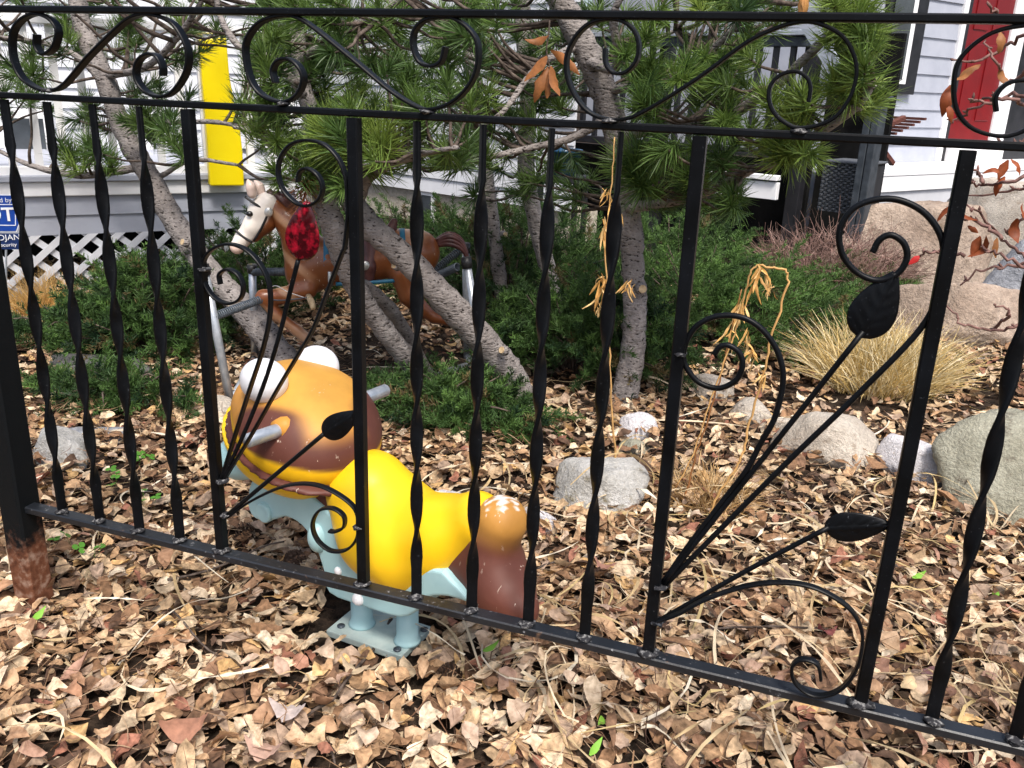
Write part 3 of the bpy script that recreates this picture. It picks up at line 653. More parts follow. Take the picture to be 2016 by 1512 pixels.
# ================================================================== THE SPRING HORSE
hx = np.array([.727, .402]); hx /= np.linalg.norm(hx)
HF = Frame((-1.47, 2.61), hx)
horse = empty('rocking_horse', label='chestnut toy horse with cream face hung on springs in steel frame', cat='rocking horse', mat=HF.mat())
def hz(x, y, v=0.0): return HF.px(380 + x / 2.88, 330 + y / 2.88, v)
def hpart(name, V, F, mat, col=None, smooth=True, parent=None): return obj(name, V, F, MATS[mat], parent or horse, smooth, col)
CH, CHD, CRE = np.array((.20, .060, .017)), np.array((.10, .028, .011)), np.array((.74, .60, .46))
pm = 1 / 2.88 / 1730 * 3.1       # metres per zoomed pixel at the horse
chs = [[(hz(650, 580), 112*pm), (hz(770, 535), 124*pm), (hz(980, 525), 116*pm), (hz(1180, 485), 126*pm), (hz(1270, 482), 126*pm)],
       [(hz(650, 600), 116*pm), (hz(625, 450), 104*pm), (hz(555, 315), 76*pm), (hz(470, 225), 54*pm)]]
for sg in (-1, 1):
    vv = sg * .055
    chs.append([(hz(650, 690, vv), 52*pm), (hz(520, 725, vv), 42*pm), (hz(400, 735, vv), 38*pm)])
    chs.append([(hz(400, 735, vv), 38*pm), (hz(470, 830, vv), 32*pm), (hz(590, 925, vv), 28*pm), (hz(640, 965, vv), 32*pm)])
    chs.append([(hz(1200, 600, vv * .8), 84*pm), (hz(1230, 720, vv), 60*pm), (hz(1290, 800, vv), 42*pm)])
    chs.append([(hz(1290, 800, vv), 42*pm), (hz(1370, 850, vv), 30*pm), (hz(1440, 870, vv), 28*pm)])
f0 = chain(chs, .016)
V, F = surfnet(f0, *bounds(chs), .0075)
c = np.tile(CH, (len(V), 1))
vhi = sstep(V[:, 2], hz(700, 420)[2] - .02, hz(700, 360)[2])
kn = hz(590, 925)
c = lerp3(c, np.tile(np.array((.62, .38, .22)), (len(V), 1)), .55 * sstep(np.sin(V[:, 0] * 42 + V[:, 2] * 55), .35, .95) * sstep(V[:, 0], hz(760, 600)[0], hz(560, 600)[0]))
c = lerp3(c, np.tile(CRE, (len(V), 1)), sstep(np.linalg.norm(V - hz(620, 950), axis=1), .09, .05) * .9 * (np.abs(V[:, 1]) > 0))
c = lerp3(c, np.tile(np.array((.62, .40, .26)), (len(V), 1)), .7 * sstep(np.linalg.norm((V - hz(1250, 350)) * np.array([1, .7, 1]), axis=1), .075, .02))  # pale highlight put into the coat colour on top of the rump
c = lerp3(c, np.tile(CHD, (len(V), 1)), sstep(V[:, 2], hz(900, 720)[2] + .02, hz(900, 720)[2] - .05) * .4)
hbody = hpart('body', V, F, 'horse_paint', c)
# head
chs = [[(hz(425, 205), 58*pm), (hz(385, 240), 60*pm), (hz(340, 330), 50*pm), (hz(285, 400), 40*pm), (hz(250, 450), 38*pm)], [(hz(425, 205), 55*pm), (hz(410, 310), 52*pm), (hz(350, 390), 30*pm)]]
V, F = surfnet(chain(chs, .014), *bounds(chs), .005)
axis = hz(255, 440) - hz(400, 190); pr = (V - hz(400, 190)) @ axis / (axis @ axis); perp = (V - hz(400, 190)) @ np.array([-axis[2], 0, axis[0]]) / np.linalg.norm(axis)
c = np.tile(np.array((.86, .79, .71)), (len(V), 1)); bk = sstep(V[:, 0] - hz(400, 300)[0] + (V[:, 2] - hz(400, 300)[2]) * -.75, .000, .018)
c = lerp3(c, np.tile(CH, (len(V), 1)), bk); c = lerp3(c, np.tile(np.array((.62, .36, .28)), (len(V), 1)), sstep(pr, .92, 1.05) * .6)
hhead = hpart('head', V, F, 'horse_paint', c)
for vv, (bx, by), (tx, ty) in ((-.022, (335, 150), (310, 68)), (.022, (385, 140), (350, 75))):
    chs = [[(hz(bx, by, vv), 24*pm), (hz((bx + tx) / 2 + 6, (by + ty) / 2, vv), 20*pm), (hz(tx, ty, vv), 5*pm)]]
    V, F = surfnet(chain(chs), *bounds(chs), .004); hpart('ear', V, F, 'horse_paint', np.tile(np.array((.70, .55, .48)), (len(V), 1)), parent=hhead)
for vv in (-.030, .030):
    a = hz(322, 262, vv); V, F = surfnet(lambda X, Y, Z: d_ell(X, Y, Z, a, (20*pm, .010, 15*pm)), a - .02, a + .02, .003); hpart('eye', V, F, 'eye_black', parent=hhead)
def strap(name, pts, r, mat='black_strap', parent=None):
    q = catmull(pts, 5); V, F = sweep(q, circle(6, r)); hpart(name, V, F, mat, parent=parent)
bridle = []
for sg in (-1, 1):
    strap('bridle', [hz(295, 165, sg*.028), hz(350, 205, sg*.036), hz(425, 250, sg*.034)], .0042, parent=hhead)
    strap('bridle', [hz(425, 255, sg*.034), hz(395, 330, sg*.034), hz(345, 415, sg*.026)], .0045, parent=hhead)
    strap('bridle', [hz(238, 352, sg*.018), hz(275, 385, sg*.026), hz(335, 425, sg*.028)], .0042, parent=hhead)
    a = hz(428, 252, sg*.037); V, F = surfnet(lambda X, Y, Z: d_ell(X, Y, Z, a, (24*pm, .007, 26*pm)), a - .025, a + .025, .003); hpart('bridle_rosette', V, F, 'silver', parent=hhead)
# mane, tail
chs = [[(hz(440, 150), 26*pm), (hz(520, 190), 34*pm), (hz(620, 280), 34*pm), (hz(690, 380), 26*pm)]]
V, F = surfnet(chain(chs), *bounds(chs), .005); V = V + .003 * np.sin(V[:, :1] * 300 + V[:, 2:] * 260); hpart('mane', V, F, 'saddle')
for k in range(9):
    o_ = (k - 4) * 7; v_ = .022 * math.sin(k * 2.1)
    q = catmull([hz(1385, 425 + o_ * .4, v_*.3), hz(1450, 405 + o_, v_), hz(1515, 430 + o_ * .9, v_), hz(1550, 490 + o_ * .5, v_), hz(1560, 560 + o_, v_ * 1.2)], 5); V, F = tube(q, np.linspace(18*pm, 8*pm, len(q)), 8); hpart('tail_lock', V, F, 'saddle')
# saddle
chs = [[(hz(890, 420), 40*pm), (hz(960, 430), 58*pm), (hz(1060, 420), 56*pm), (hz(1120, 360), 30*pm), (hz(1140, 305), 20*pm)]]
for sg in (-1, 1): chs.append([(hz(1000, 430, sg*.03), 60*pm), (hz(1000, 560, sg*.065), 34*pm), (hz(1000, 640, sg*.06), 26*pm)])
V, F = surfnet(chain(chs, .015), *bounds(chs), .006); hpart('saddle', V, F, 'saddle')
def ring(name, a, b_, off, mat, r=.006, rad=.092):
    ca = hz(*a); pts = []
    for t in np.linspace(0, 2*math.pi, 25):
        pts.append(ca + np.array([0, math.cos(t) * rad, math.sin(t) * rad * b_]))
    V, F = sweep(np.array(pts), rect(r * .8, r * 3), None); hpart(name, V, F, mat)
ring('saddle_trim', (1185, 482), 1.0, 0, 'horse_blue', .006, 128*pm)
ring('breast_strap', (765, 530), 1.0, 0, 'horse_blue', .007, 124*pm)
for sg in (-1,): 
    strap('saddle_blanket_edge', [hz(810, 660, sg*.07), hz(950, 655, sg*.075), hz(1150, 640, sg*.07)], .007, 'horse_blue')
    a = hz(775, 590, sg*.082); strap('stirrup_buckle', [a, a + [0, -.004, -.02], a + [0, -.006, -.045]], .007, 'silver')
    a = hz(975, 555, sg*.085); V, F = surfnet(lambda X, Y, Z: d_ell(X, Y, Z, a, (26*pm, .008, 26*pm)), a - .025, a + .025, .003); hpart('concho', V, F, 'silver')
# foot peg and wire
V, F = tube(np.array([hz(655, 730, -.10), hz(672, 760, -.15), hz(682, 800, -.17)]), [.010, .011, .008], 10); hpart('foot_peg', V, F, 'cutwood')
strap('wire', [hz(400, 740, -.06), hz(480, 752, -.09), hz(560, 748, -.11), hz(650, 735, -.12)], .0022, 'dark_steel')
strap('wire', [hz(430, 690, -.06), hz(470, 670, -.08), hz(540, 705, -.1), hz(640, 740, -.12)], .0015, 'silver')
# frame: four splayed legs, ground rails, springs
fA, fC = toW = (G(455, 800), G(962, 792))
loc = lambda w: np.array([(w - HF.o) @ HF.u, (w - HF.o) @ HF.v, w[2]])
A0, C0 = loc(fA), loc(fC)
legs = {'nf': (A0, hz(60, 560, A0[1] + .03)), 'nr': (C0, hz(1548, 520, C0[1] + .06)), 'ff': (A0 + [.02, .48, 0], hz(335, 560, A0[1] + .42)), 'fr': (C0 + [-.02, .48, 0], None)}
legs['fr'] = (legs['fr'][0], legs['fr'][0] + np.array([-.02, -.05, .45]))
for k_, (a, b_) in legs.items():
    V, F = tube(np.array([a, (a + b_) / 2, b_]), .0135, 14); hpart('frame_leg', V, F, 'steel')
    V, F = tube(np.array([b_ - (b_ - a) * .06, b_ + (b_ - a) * .015]), .0175, 14); hpart('leg_cap', V, F, 'black_strap')
for a, b_ in ((legs['nf'][0], legs['ff'][0]), (legs['nr'][0], legs['fr'][0]), (loc(G(735, 786, .02)), loc(G(918, 728, .02)))):
    V, F = tube(np.array([a + [0, 0, .015], b_ + [0, 0, .015]]), .0125, 12); hpart('frame_rail', V, F, 'steel')
def spring(a, b_, r=.012, turns=26):
    ax = b_ - a; L = np.linalg.norm(ax); ax = ax / L; s = np.cross(ax, [0, 0, 1]); s /= np.linalg.norm(s); u_ = np.cross(s, ax)
    t = np.linspace(0, 1, turns * 10); pts = a + np.outer(t * L, ax) + r * (np.outer(np.cos(t * turns * 6.283), s) + np.outer(np.sin(t * turns * 6.283), u_))
    V, F = tube(pts, .0026, 5); hpart('spring', V, F, 'dark_steel')
spring(legs['nf'][1] + (legs['nf'][0] - legs['nf'][1]) * .35, hz(400, 742, -.06)); spring(legs['ff'][1] - [0, 0, .02], hz(560, 590, .06))
spring(hz(1500, 562, C0[1] + .06), hz(1330, 640, -.09)); spring(legs['fr'][1], hz(1300, 640, .08))

# ================================================================== PINES
def needle_tufts(cs, ds, Ls, ns, cols, w, r, spread=1.0, stemlen=.06):
    """needles of many tufts as one triangle soup: two bent segments each"""
    N = int(ns.sum()); T = np.repeat(np.arange(len(cs)), ns)
    d = ds[T]; c0 = cs[T]
    rv = r.standard_normal((N, 3)); rv -= d * (rv * d).sum(1, keepdims=True); rv /= np.linalg.norm(rv, axis=1, keepdims=True) + 1e-9
    s = r.uniform(0, 1, N)
    th = (0.35 + 1.0 * (1 - s) ** .7 + r.normal(0, .15, N)) * spread
    dirn = d * np.cos(th)[:, None] + rv * np.sin(th)[:, None]
    L = Ls[T] * r.uniform(.7, 1.1, N)
    b0 = c0 + d * ((s - .6) * stemlen)[:, None]
    p1 = b0 + dirn * (L * .55)[:, None]
    d2 = dirn + d * .18 + np.array([0, 0, -.10]) + .12 * r.standard_normal((N, 3)); d2 /= np.linalg.norm(d2, axis=1, keepdims=True)
    p2 = p1 + d2 * (L * .45)[:, None]
    sd_ = np.cross(dirn, r.standard_normal((N, 3))); sd_ /= np.linalg.norm(sd_, axis=1, keepdims=True) + 1e-9
    sd_ *= (w * r.uniform(.8, 1.2, N))[:, None]
    V = np.stack([b0 - sd_, b0 + sd_, p1 + sd_ * .9, p1 - sd_ * .9, p2 + sd_ * .12, p2 - sd_ * .12], 1)
    b = (np.arange(N) * 6)[:, None]
    F = np.concatenate([b + np.array([[0, 1, 2, 3]]), b + np.array([[3, 2, 4, 5]])])
    C = np.repeat((cols[T] * r.uniform(.75, 1.25, (N, 1)))[:, None], 6, 1); C[:, 4:] *= 1.12
    return V.reshape(-1, 3), F, C.reshape(-1, 3)
def twisty(a, b_, r0, r1, sag, rnd, n=6):
    a = np.asarray(a); b_ = np.asarray(b_); t = np.linspace(0, 1, n)[:, None]
    p = a + (b_ - a) * t + np.array([0, 0, -1.0]) * sag * np.sin(np.pi * t); p[1:-1] += rnd * rng.standard_normal((n - 2, 3))
    return tube(catmull(p, 3), np.linspace(r0, r1, (n - 1) * 3 + 1), 6)
class Pine:
    def __init__(s, label, base):
        s.o = np.array([base[0], base[1], 0.0]); s.root = empty('pine_tree', s.o, label, 'tree', 'pine trees behind the fence')
        s.sk = []; s.tw = MB()
    def trunk(s, pts, rad, name='trunk', k=14, n=8, rough=.05):
        q = catmull([P(x, y, Y) for x, y, Y in pts], n); rr = np.interp(np.linspace(0, 1, len(q)), np.linspace(0, 1, len(rad)), rad)
        V, F = tube(q, rr * (1 + rough * rng.standard_normal(len(q)) * .6), k); V = V + .0022 * rng.standard_normal(V.shape) * (rr.mean() / .04)
        obj(name, V - s.o, F, MATS['bark'], s.root, True); s.sk.append((q, rr)); return q
    def knot(s, x, y, Y, r, towards=(-.3, -.8, .3)):
        p = P(x, y, Y); d = np.array(towards); d = d / np.linalg.norm(d)
        V, F = tube(np.array([p - d * r * .6, p + d * r * .9]), [r * 1.25, r], 10); obj('branch_stub', V - s.o, F, MATS['bark'], s.root, True)
        V, F = tube(np.array([p + d * r * .85, p + d * r * 1.0]), [r * .85, r * .8], 10); obj('stub_cut', V - s.o, F, MATS['cutwood'], s.root)
    def finish(s, tufts, cols_of):
        if not len(tufts): return
        P0 = np.concatenate([q for q, _ in s.sk]); D_, cc, LL, nn = [], [], [], []
        for tp, sz, dens, bright in tufts:
            j = np.argmin(np.linalg.norm(P0 - tp, axis=1) + .6 * np.maximum(0, P0[:, 2] - tp[2])); a = P0[j]; dv = tp - a; L = np.linalg.norm(dv)
            if L > .02:
                V, F = twisty(a, tp, min(.010, .004 + .010 * L), .0028, .05 * L, .02 * min(L, .4), 5); s.tw.add(V - s.o, F)
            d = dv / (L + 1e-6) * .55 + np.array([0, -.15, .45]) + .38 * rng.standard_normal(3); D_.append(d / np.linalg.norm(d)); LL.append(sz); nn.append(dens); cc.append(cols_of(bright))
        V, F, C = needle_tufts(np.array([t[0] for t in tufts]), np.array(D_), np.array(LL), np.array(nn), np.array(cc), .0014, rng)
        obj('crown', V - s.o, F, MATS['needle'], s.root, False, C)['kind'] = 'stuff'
        if s.tw.V: s.tw.build('twigs', MATS['twig'], s.root, True)['kind'] = 'stuff'
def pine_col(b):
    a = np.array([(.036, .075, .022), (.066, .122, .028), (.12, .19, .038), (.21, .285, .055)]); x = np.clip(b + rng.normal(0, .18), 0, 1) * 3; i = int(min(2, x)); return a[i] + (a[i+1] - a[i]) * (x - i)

pA = Pine('pine with slim grey trunk leaning left, in front of the lattice', G(578, 738))
pA.trunk([(110,-330,2.9),(140,-80,2.85),(165,60,2.82),(205,150,2.8),(240,250,2.78),(290,340,2.75),(340,430,2.72),(400,520,2.68),(455,580,2.64),(520,655,2.58),(590,755,2.52)], [.026,.032,.034,.036,.038,.040,.042,.045,.047,.050,.056])
pA.trunk([(270,330,2.75),(225,338,2.7),(150,345,2.6),(60,325,2.55),(-40,280,2.5),(-160,240,2.5)], [.016,.014,.011,.008,.006], 'branch', 8)
pA.trunk([(215,180,2.8),(150,110,2.75),(60,80,2.7),(-60,70,2.65)], [.014,.011,.008,.006], 'branch', 8)
pA.trunk([(205,150,2.8),(290,130,2.7),(360,60,2.6),(420,-40,2.6)], [.015,.012,.010,.007], 'branch', 8)
pA.trunk([(320,345,2.74),(380,315,2.65),(470,325,2.6)], [.010,.008,.005], 'branch', 8)
pA.trunk([(235,230,2.78),(330,240,2.7),(420,240,2.6),(500,255,2.5)], [.013,.010,.008,.005], 'branch', 8)
pA.knot(365, 478, 2.62, .014); pA.knot(455, 604, 2.58, .010, (-.7, -.5, .1))
pM = Pine('pine with three stems leaning left across the toy horse', G(1025, 800))
pM.trunk([(560,-420,2.5),(575,-150,2.45),(582,0,2.42),(590,130,2.4),(615,230,2.36),(660,330,2.3),(715,430,2.28),(800,510,2.32),(900,615,2.4),(975,700,2.5),(1010,750,2.56),(1040,825,2.62)], [.016,.020,.022,.024,.027,.032,.036,.040,.044,.048,.050,.054])
pM.trunk([(610,250,2.3),(625,340,2.24),(650,430,2.22),(680,520,2.26),(715,590,2.32),(780,680,2.42),(840,745,2.52),(900,810,2.6)], [.024,.030,.036,.034,.031,.033,.036,.040])
pM.trunk([(715,560,2.36),(760,600,2.45),(800,660,2.6),(835,730,2.72),(855,775,2.78)], [.018,.024,.026,.028,.030])
pM.trunk([(640,300,2.3),(720,330,2.22),(760,300,2.2),(830,300,2.15),(900,290,2.1)], [.012,.010,.008,.006], 'branch', 8)
pM.trunk([(700,400,2.28),(730,345,2.25),(800,310,2.2),(880,290,2.2)], [.020,.017,.014,.010], 'branch', 8)
pM.trunk([(600,190,2.36),(540,120,2.3),(470,90,2.25),(430,20,2.25),(430,-60,2.25)], [.013,.011,.009,.007], 'branch', 8)
pM.trunk([(640,290,2.32),(560,290,2.25),(500,260,2.2),(460,250,2.2)], [.012,.010,.007,.005], 'branch', 8)
pM.trunk([(590,120,2.4),(680,60,2.3),(760,20,2.2),(850,-60,2.2)], [.014,.012,.009,.006], 'branch', 8)
for x, y, r_ in ((780, 524, .011), (882, 592, .012), (992, 690, .013)): pM.knot(x, y, 2.3 if x < 850 else 2.36 if x < 950 else 2.45, r_)
pC = Pine('upright pine whose trunk bends left above the middle rail', G(1225, 805))
pC.trunk([(1010,-330,2.75),(1060,-130,2.75),(1105,0,2.75),(1160,110,2.76),(1195,200,2.78),(1218,290,2.8),(1236,400,2.82),(1245,500,2.82),(1250,600,2.8),(1246,690,2.78),(1225,805,2.74)], [.030,.034,.038,.040,.040,.039,.038,.038,.039,.041,.046])
pC.trunk([(1215,270,2.8),(1300,250,2.7),(1420,235,2.6),(1530,165,2.5),(1580,120,2.45),(1640,60,2.4),(1720,-30,2.4)], [.020,.018,.016,.014,.012,.010,.008], 'branch', 9)
pC.trunk([(1235,410,2.8),(1300,400,2.72),(1370,385,2.66),(1450,350,2.6),(1520,315,2.55),(1560,290,2.5)], [.018,.016,.014,.012,.009,.006], 'branch', 9)
pC.trunk([(1510,330,2.55),(1600,270,2.48),(1680,215,2.42),(1720,165,2.4)], [.010,.012,.011,.009], 'branch', 9)
pC.trunk([(1205,225,2.78),(1130,270,2.7),(1050,290,2.6),(960,310,2.5),(880,330,2.45)], [.014,.012,.010,.008,.006], 'branch', 8)
pC.trunk([(1140,90,2.75),(1060,130,2.6),(990,220,2.5),(940,250,2.45)], [.012,.010,.008,.006], 'branch', 8)
pC.trunk([(1150,120,2.76),(1215,130,2.6),(1210,20,2.5),(1280,-60,2.5)], [.016,.014,.010,.008], 'branch', 8)
pC.trunk([(1195,180,2.78),(1330,150,2.6),(1440,60,2.5),(1500,-20,2.45)], [.014,.012,.009,.006], 'branch', 8)
pC.knot(1262, 568, 2.74, .016, (.5, -.8, .1))
pD = Pine('thin pale pine trunk behind the toy horse, left of the mottled one', G(1000, 655))
pD.trunk([(880,-350,3.6),(905,-60,3.6),(925,100,3.6),(945,250,3.6),(965,400,3.6),(985,560,3.62),(1000,660,3.65)], [.026,.028,.029,.030,.030,.031,.034])
pD.trunk([(925,80,3.6),(800,20,3.5),(720,-20,3.4)], [.014,.010,.007], 'branch', 8)
pD.knot(992, 462, 3.57, .014, (.7, -.6, .1))
pE = Pine('mottled pine trunk standing in the juniper behind the bars', G(1098, 640))
pE.trunk([(1010,-350,3.5),(1022,-80,3.5),(1032,80,3.5),(1040,200,3.5),(1036,340,3.5),(1058,450,3.5),(1080,540,3.52),(1098,650,3.55)], [.028,.031,.033,.034,.035,.035,.036,.040])
pE.trunk([(1040,180,3.5),(1120,120,3.4),(1220,110,3.3),(1330,60,3.2)], [.014,.011,.009,.006], 'branch', 8)
# where the needles hang: (x0, x1, y0, y1, depth near/far, count, brightness)
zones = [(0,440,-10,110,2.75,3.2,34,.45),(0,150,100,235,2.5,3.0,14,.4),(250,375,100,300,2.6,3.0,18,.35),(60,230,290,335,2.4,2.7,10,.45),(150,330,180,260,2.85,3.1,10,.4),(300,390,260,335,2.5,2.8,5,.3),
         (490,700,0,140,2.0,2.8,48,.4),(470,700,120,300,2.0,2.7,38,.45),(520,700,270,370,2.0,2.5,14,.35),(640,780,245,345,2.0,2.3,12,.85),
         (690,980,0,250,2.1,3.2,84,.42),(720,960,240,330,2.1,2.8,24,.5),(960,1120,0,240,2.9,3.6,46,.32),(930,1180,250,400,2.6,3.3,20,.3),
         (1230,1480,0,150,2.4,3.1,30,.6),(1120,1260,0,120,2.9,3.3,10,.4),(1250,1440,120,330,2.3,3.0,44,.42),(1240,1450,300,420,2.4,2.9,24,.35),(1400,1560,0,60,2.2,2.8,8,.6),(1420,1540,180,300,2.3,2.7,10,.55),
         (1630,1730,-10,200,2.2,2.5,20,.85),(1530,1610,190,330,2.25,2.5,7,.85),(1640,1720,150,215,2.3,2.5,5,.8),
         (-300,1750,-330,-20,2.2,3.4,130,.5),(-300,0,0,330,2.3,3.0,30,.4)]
pines = [pA, pM, pC, pD, pE]; bag = [[] for _ in pines]
for x0, x1, y0, y1, n0, n1, cnt, br in zones:
    for _ in range(cnt):
        tp = P(random.uniform(x0, x1), random.uniform(y0, y1), random.uniform(n0, n1))
        dd = [min(np.linalg.norm(np.concatenate([q for q, _ in p_.sk]) - tp, axis=1)) for p_ in pines]; i = int(np.argmin(dd))
        if dd[i] > .55: continue
        bag[i].append((tp, random.uniform(.055, .092), random.randint(85, 130), br))
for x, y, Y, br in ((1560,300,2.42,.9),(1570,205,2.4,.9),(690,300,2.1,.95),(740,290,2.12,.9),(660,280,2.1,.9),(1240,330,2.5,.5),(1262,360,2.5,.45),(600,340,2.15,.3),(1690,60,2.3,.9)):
    for k in range(2): 
        i = 1 if x < 800 else 2; bag[i].append((P(x + random.uniform(-14, 14), y + random.uniform(-10, 10), Y), .112, 140, br))
for p_, bg_ in zip(pines, bag): p_.finish(bg_, pine_col)
# the brown dead tuft by the upper left scroll
ct = np.array([P(600, 380, 2.15), P(612, 355, 2.16), P(590, 400, 2.15)]); V, F, C = needle_tufts(ct, np.array([[0, -.3, -.95]] * 3), np.full(3, .075), np.array([70, 70, 60]), np.array([[.22, .085, .035]] * 3), .0011, rng)
obj('dead_needle_tuft', V - pM.o, F, MATS['needle'], pM.root, False, C)

# ================================================================== JUNIPERS
def juniper(label, cx, cy, rx, ry, hgt, n, lean=(0, 0), bright=.5, seed=0, z0=0.0, L=(.10, .19)):
    r = np.random.default_rng(seed); root = empty('juniper_shrub', (cx, cy, 0), label, 'shrub', 'green junipers in the garden bed')
    Vs, Cs_, stems = [], [], MB(); g0 = float(gz(cx, cy)) + z0
    for i in range(n):
        a = r.uniform(0, 6.283); rr = math.sqrt(r.uniform(0, 1)) ; h_ = hgt * (r.uniform(.12, 1)) * math.sqrt(max(0.05, 1 - .85 * rr * rr))
        base = np.array([rx * rr * math.cos(a), ry * rr * math.sin(a), g0 + h_ * .75])
        d = np.array([math.cos(a) * rr * .9 + lean[0], math.sin(a) * rr * .9 + lean[1] - .15, .55 + .5 * r.uniform()]) + .45 * r.standard_normal(3); d /= np.linalg.norm(d)
        ln = r.uniform(*L); m_ = int(r.uniform(55, 85)); t = r.uniform(0.02, 1, m_)
        sag = np.array([0, 0, -.25 * ln]); ax = base + np.outer(t * ln, d) + np.outer(t * t, sag)
        rv = r.standard_normal((m_, 3)); rv -= np.outer(rv @ d, d); rv /= np.linalg.norm(rv, axis=1)[:, None]
        sl = (.012 + .034 * (1 - t) * r.uniform(.5, 1.1, m_)); sdr = d * .75 + rv * .8; sdr /= np.linalg.norm(sdr, axis=1)[:, None]
        w = np.cross(sdr, r.standard_normal((m_, 3))); w /= np.linalg.norm(w, axis=1)[:, None]; w *= .0017
        tip = ax + sdr * sl[:, None]; mid = ax + sdr * (sl * .5)[:, None]; fork = mid + (sdr + .7 * r.standard_normal((m_, 3))) * (sl * .4)[:, None]
        Vs.append(np.stack([ax - w, ax + w, tip + w*.4, tip - w*.4, mid - w*.8, mid + w*.8, fork + w*.4, fork - w*.4], 1).reshape(-1, 3))
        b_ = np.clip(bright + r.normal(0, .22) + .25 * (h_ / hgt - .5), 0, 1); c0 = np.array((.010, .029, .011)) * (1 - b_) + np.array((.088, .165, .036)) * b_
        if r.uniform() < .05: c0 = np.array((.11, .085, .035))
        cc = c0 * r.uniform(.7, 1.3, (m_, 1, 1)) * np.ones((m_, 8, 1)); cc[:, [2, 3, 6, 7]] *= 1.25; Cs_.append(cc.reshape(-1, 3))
        if i % 5 == 0:
            V, F = twisty(np.array([base[0] * .35, base[1] * .35, g0]), base + d * ln * .5, .006, .002, -.02, .012, 4); stems.add(V, F)
    V = np.concatenate(Vs); k = len(V) // 8; b0 = (np.arange(k) * 8)[:, None]
    F = np.concatenate([b0 + np.array([[0, 1, 2, 3]]), b0 + np.array([[4, 5, 6, 7]])])
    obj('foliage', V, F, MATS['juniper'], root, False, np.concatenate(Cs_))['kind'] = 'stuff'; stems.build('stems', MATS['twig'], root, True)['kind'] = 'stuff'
def jun(label, px, py, *a, **k):
    p = G(px, py); juniper(label, p[0], p[1], *a, **k)
jun('dark green juniper left of the toy horse, behind the twisted bars', 305, 690, .27, .26, .42, 470, (-.05, 0), .40, 1)
jun('low juniper sprawling at the left edge of the bed', 150, 690, .26, .12, .10, 150, (-.3, 0), .45, 2)
jun('small juniper tips in front of the left juniper', 230, 800, .26, .10, .10, 120, (-.1, -.2), .42, 3)
jun('juniper growing round the foot of the upright pine', 1140, 742, .36, .20, .46, 470, (-.1, 0), .4, 4)
jun('flat juniper spreading in front of the leaning pine stems', 890, 835, .27, .12, .13, 260, (-.2, -.1), .45, 5)
jun('tall juniper behind the pale thin pine trunk', 1010, 600, .55, .40, .62, 560, (0, 0), .42, 6, L=(.12, .22))
jun('feathery juniper leaning right towards the dry grass clump', 1425, 660, .50, .36, .44, 520, (.55, 0), .62, 7, L=(.17, .30))
jun('juniper reaching over the tan boulder', 1655, 620, .40, .18, .26, 200, (.8, 0), .75, 8, L=(.14, .24))
jun('juniper behind the neck of the toy horse', 520, 600, .34, .28, .50, 300, (0, 0), .45, 9)
jun('juniper against the stucco foundation', 830, 560, .7, .35, .50, 420, (0, 0), .45, 10, L=(.14, .24))
jun('juniper below the stairs at the back', 1330, 560, .45, .3, .50, 300, (0, 0), .45, 11, L=(.14, .24))

# ================================================================== ROCKS
def ico(sub):
    bm = bmesh.new(); bmesh.ops.create_icosphere(bm, subdivisions=sub, radius=1.0)
    V = np.array([v.co[:] for v in bm.verts]); F = np.array([[v.index for v in f.verts] for f in bm.faces]); bm.free(); return V, F
ICO5, ICO4 = ico(5), ico(4)
def vnoise(p, s, seed):
    r = np.random.default_rng(seed); o = np.zeros(len(p))
    for k in range(5):
        f_ = s * 1.9**k; a_ = r.standard_normal((4, 3)); ph = r.uniform(0, 6.28, 4)
        for q_ in range(4): o += np.sin(p @ a_[q_] * f_ + ph[q_]) / 1.75**k / 4
    return o
def rock(label, px, py, w, hgt, mat, angular=0, seed=0, depth=.8, yaw=0.0, sink=.3, name='stone', flat=1.0, group=None):
    p = G(px, py); t = np.linalg.norm(p - EYE); wm = w * t / FPX / 2; hm = hgt * t / FPX * .95
    p = p + np.array([-.34, .94, 0]) * 0 + np.array([0, 1, 0]) * wm * depth * .6
    d, F = (ICO5 if angular else ICO4); r = np.random.default_rng(seed)
    if angular:
        angular, pw_r = abs(angular), (34 if angular > 0 else 11)
        nn = r.standard_normal((angular, 3)); nn /= np.linalg.norm(nn, axis=1)[:, None]; nn = np.vstack([nn, [[0, 0, 1.0], [.2, -.95, .25], [-.7, -.6, .4], [.75, -.5, .4]]]); hh = r.uniform(.62 if pw_r > 20 else .74, 1.0, len(nn))
        q_ = np.maximum(d @ nn.T, 1e-3) / hh; rad = 1 / (np.sum(q_**pw_r, 1)**(1 / pw_r)); rad = np.minimum(rad, 1.3)
        V = d * rad[:, None]; V = V * (1 + .045 * vnoise(V, 2.4, seed) + .03 * np.abs(vnoise(V, 7, seed + 1)) + .014 * vnoise(V, 22, seed + 2))[:, None]
    else:
        V = d * (1 + .14 * vnoise(d, 1.3, seed) + .022 * vnoise(d, 7, seed))[:, None]
    zz = hm / (1 - sink + 1) * 1.0
    V = V * np.array([wm, wm * depth, hm * .72 * flat]); c_, s_ = math.cos(yaw), math.sin(yaw); V = np.stack([V[:, 0] * c_ - V[:, 1] * s_, V[:, 0] * s_ + V[:, 1] * c_, V[:, 2]], 1)
    V[:, 2] += hm * .28
    o = obj(name, V, F, MATS[mat], None, True); o.location = (p[0], p[1], float(gz(p[0], p[1]))); return tag(o, label, 'rock', group)
BG, CG = 'boulders by the porch', 'rounded stones in the leaf litter'
rock('big tan boulder with a broad flat face behind the brown shrub', 1800, 606, 280, 232, 'rock_tan', 9, 21, .6, .3, name='boulder', group=BG)
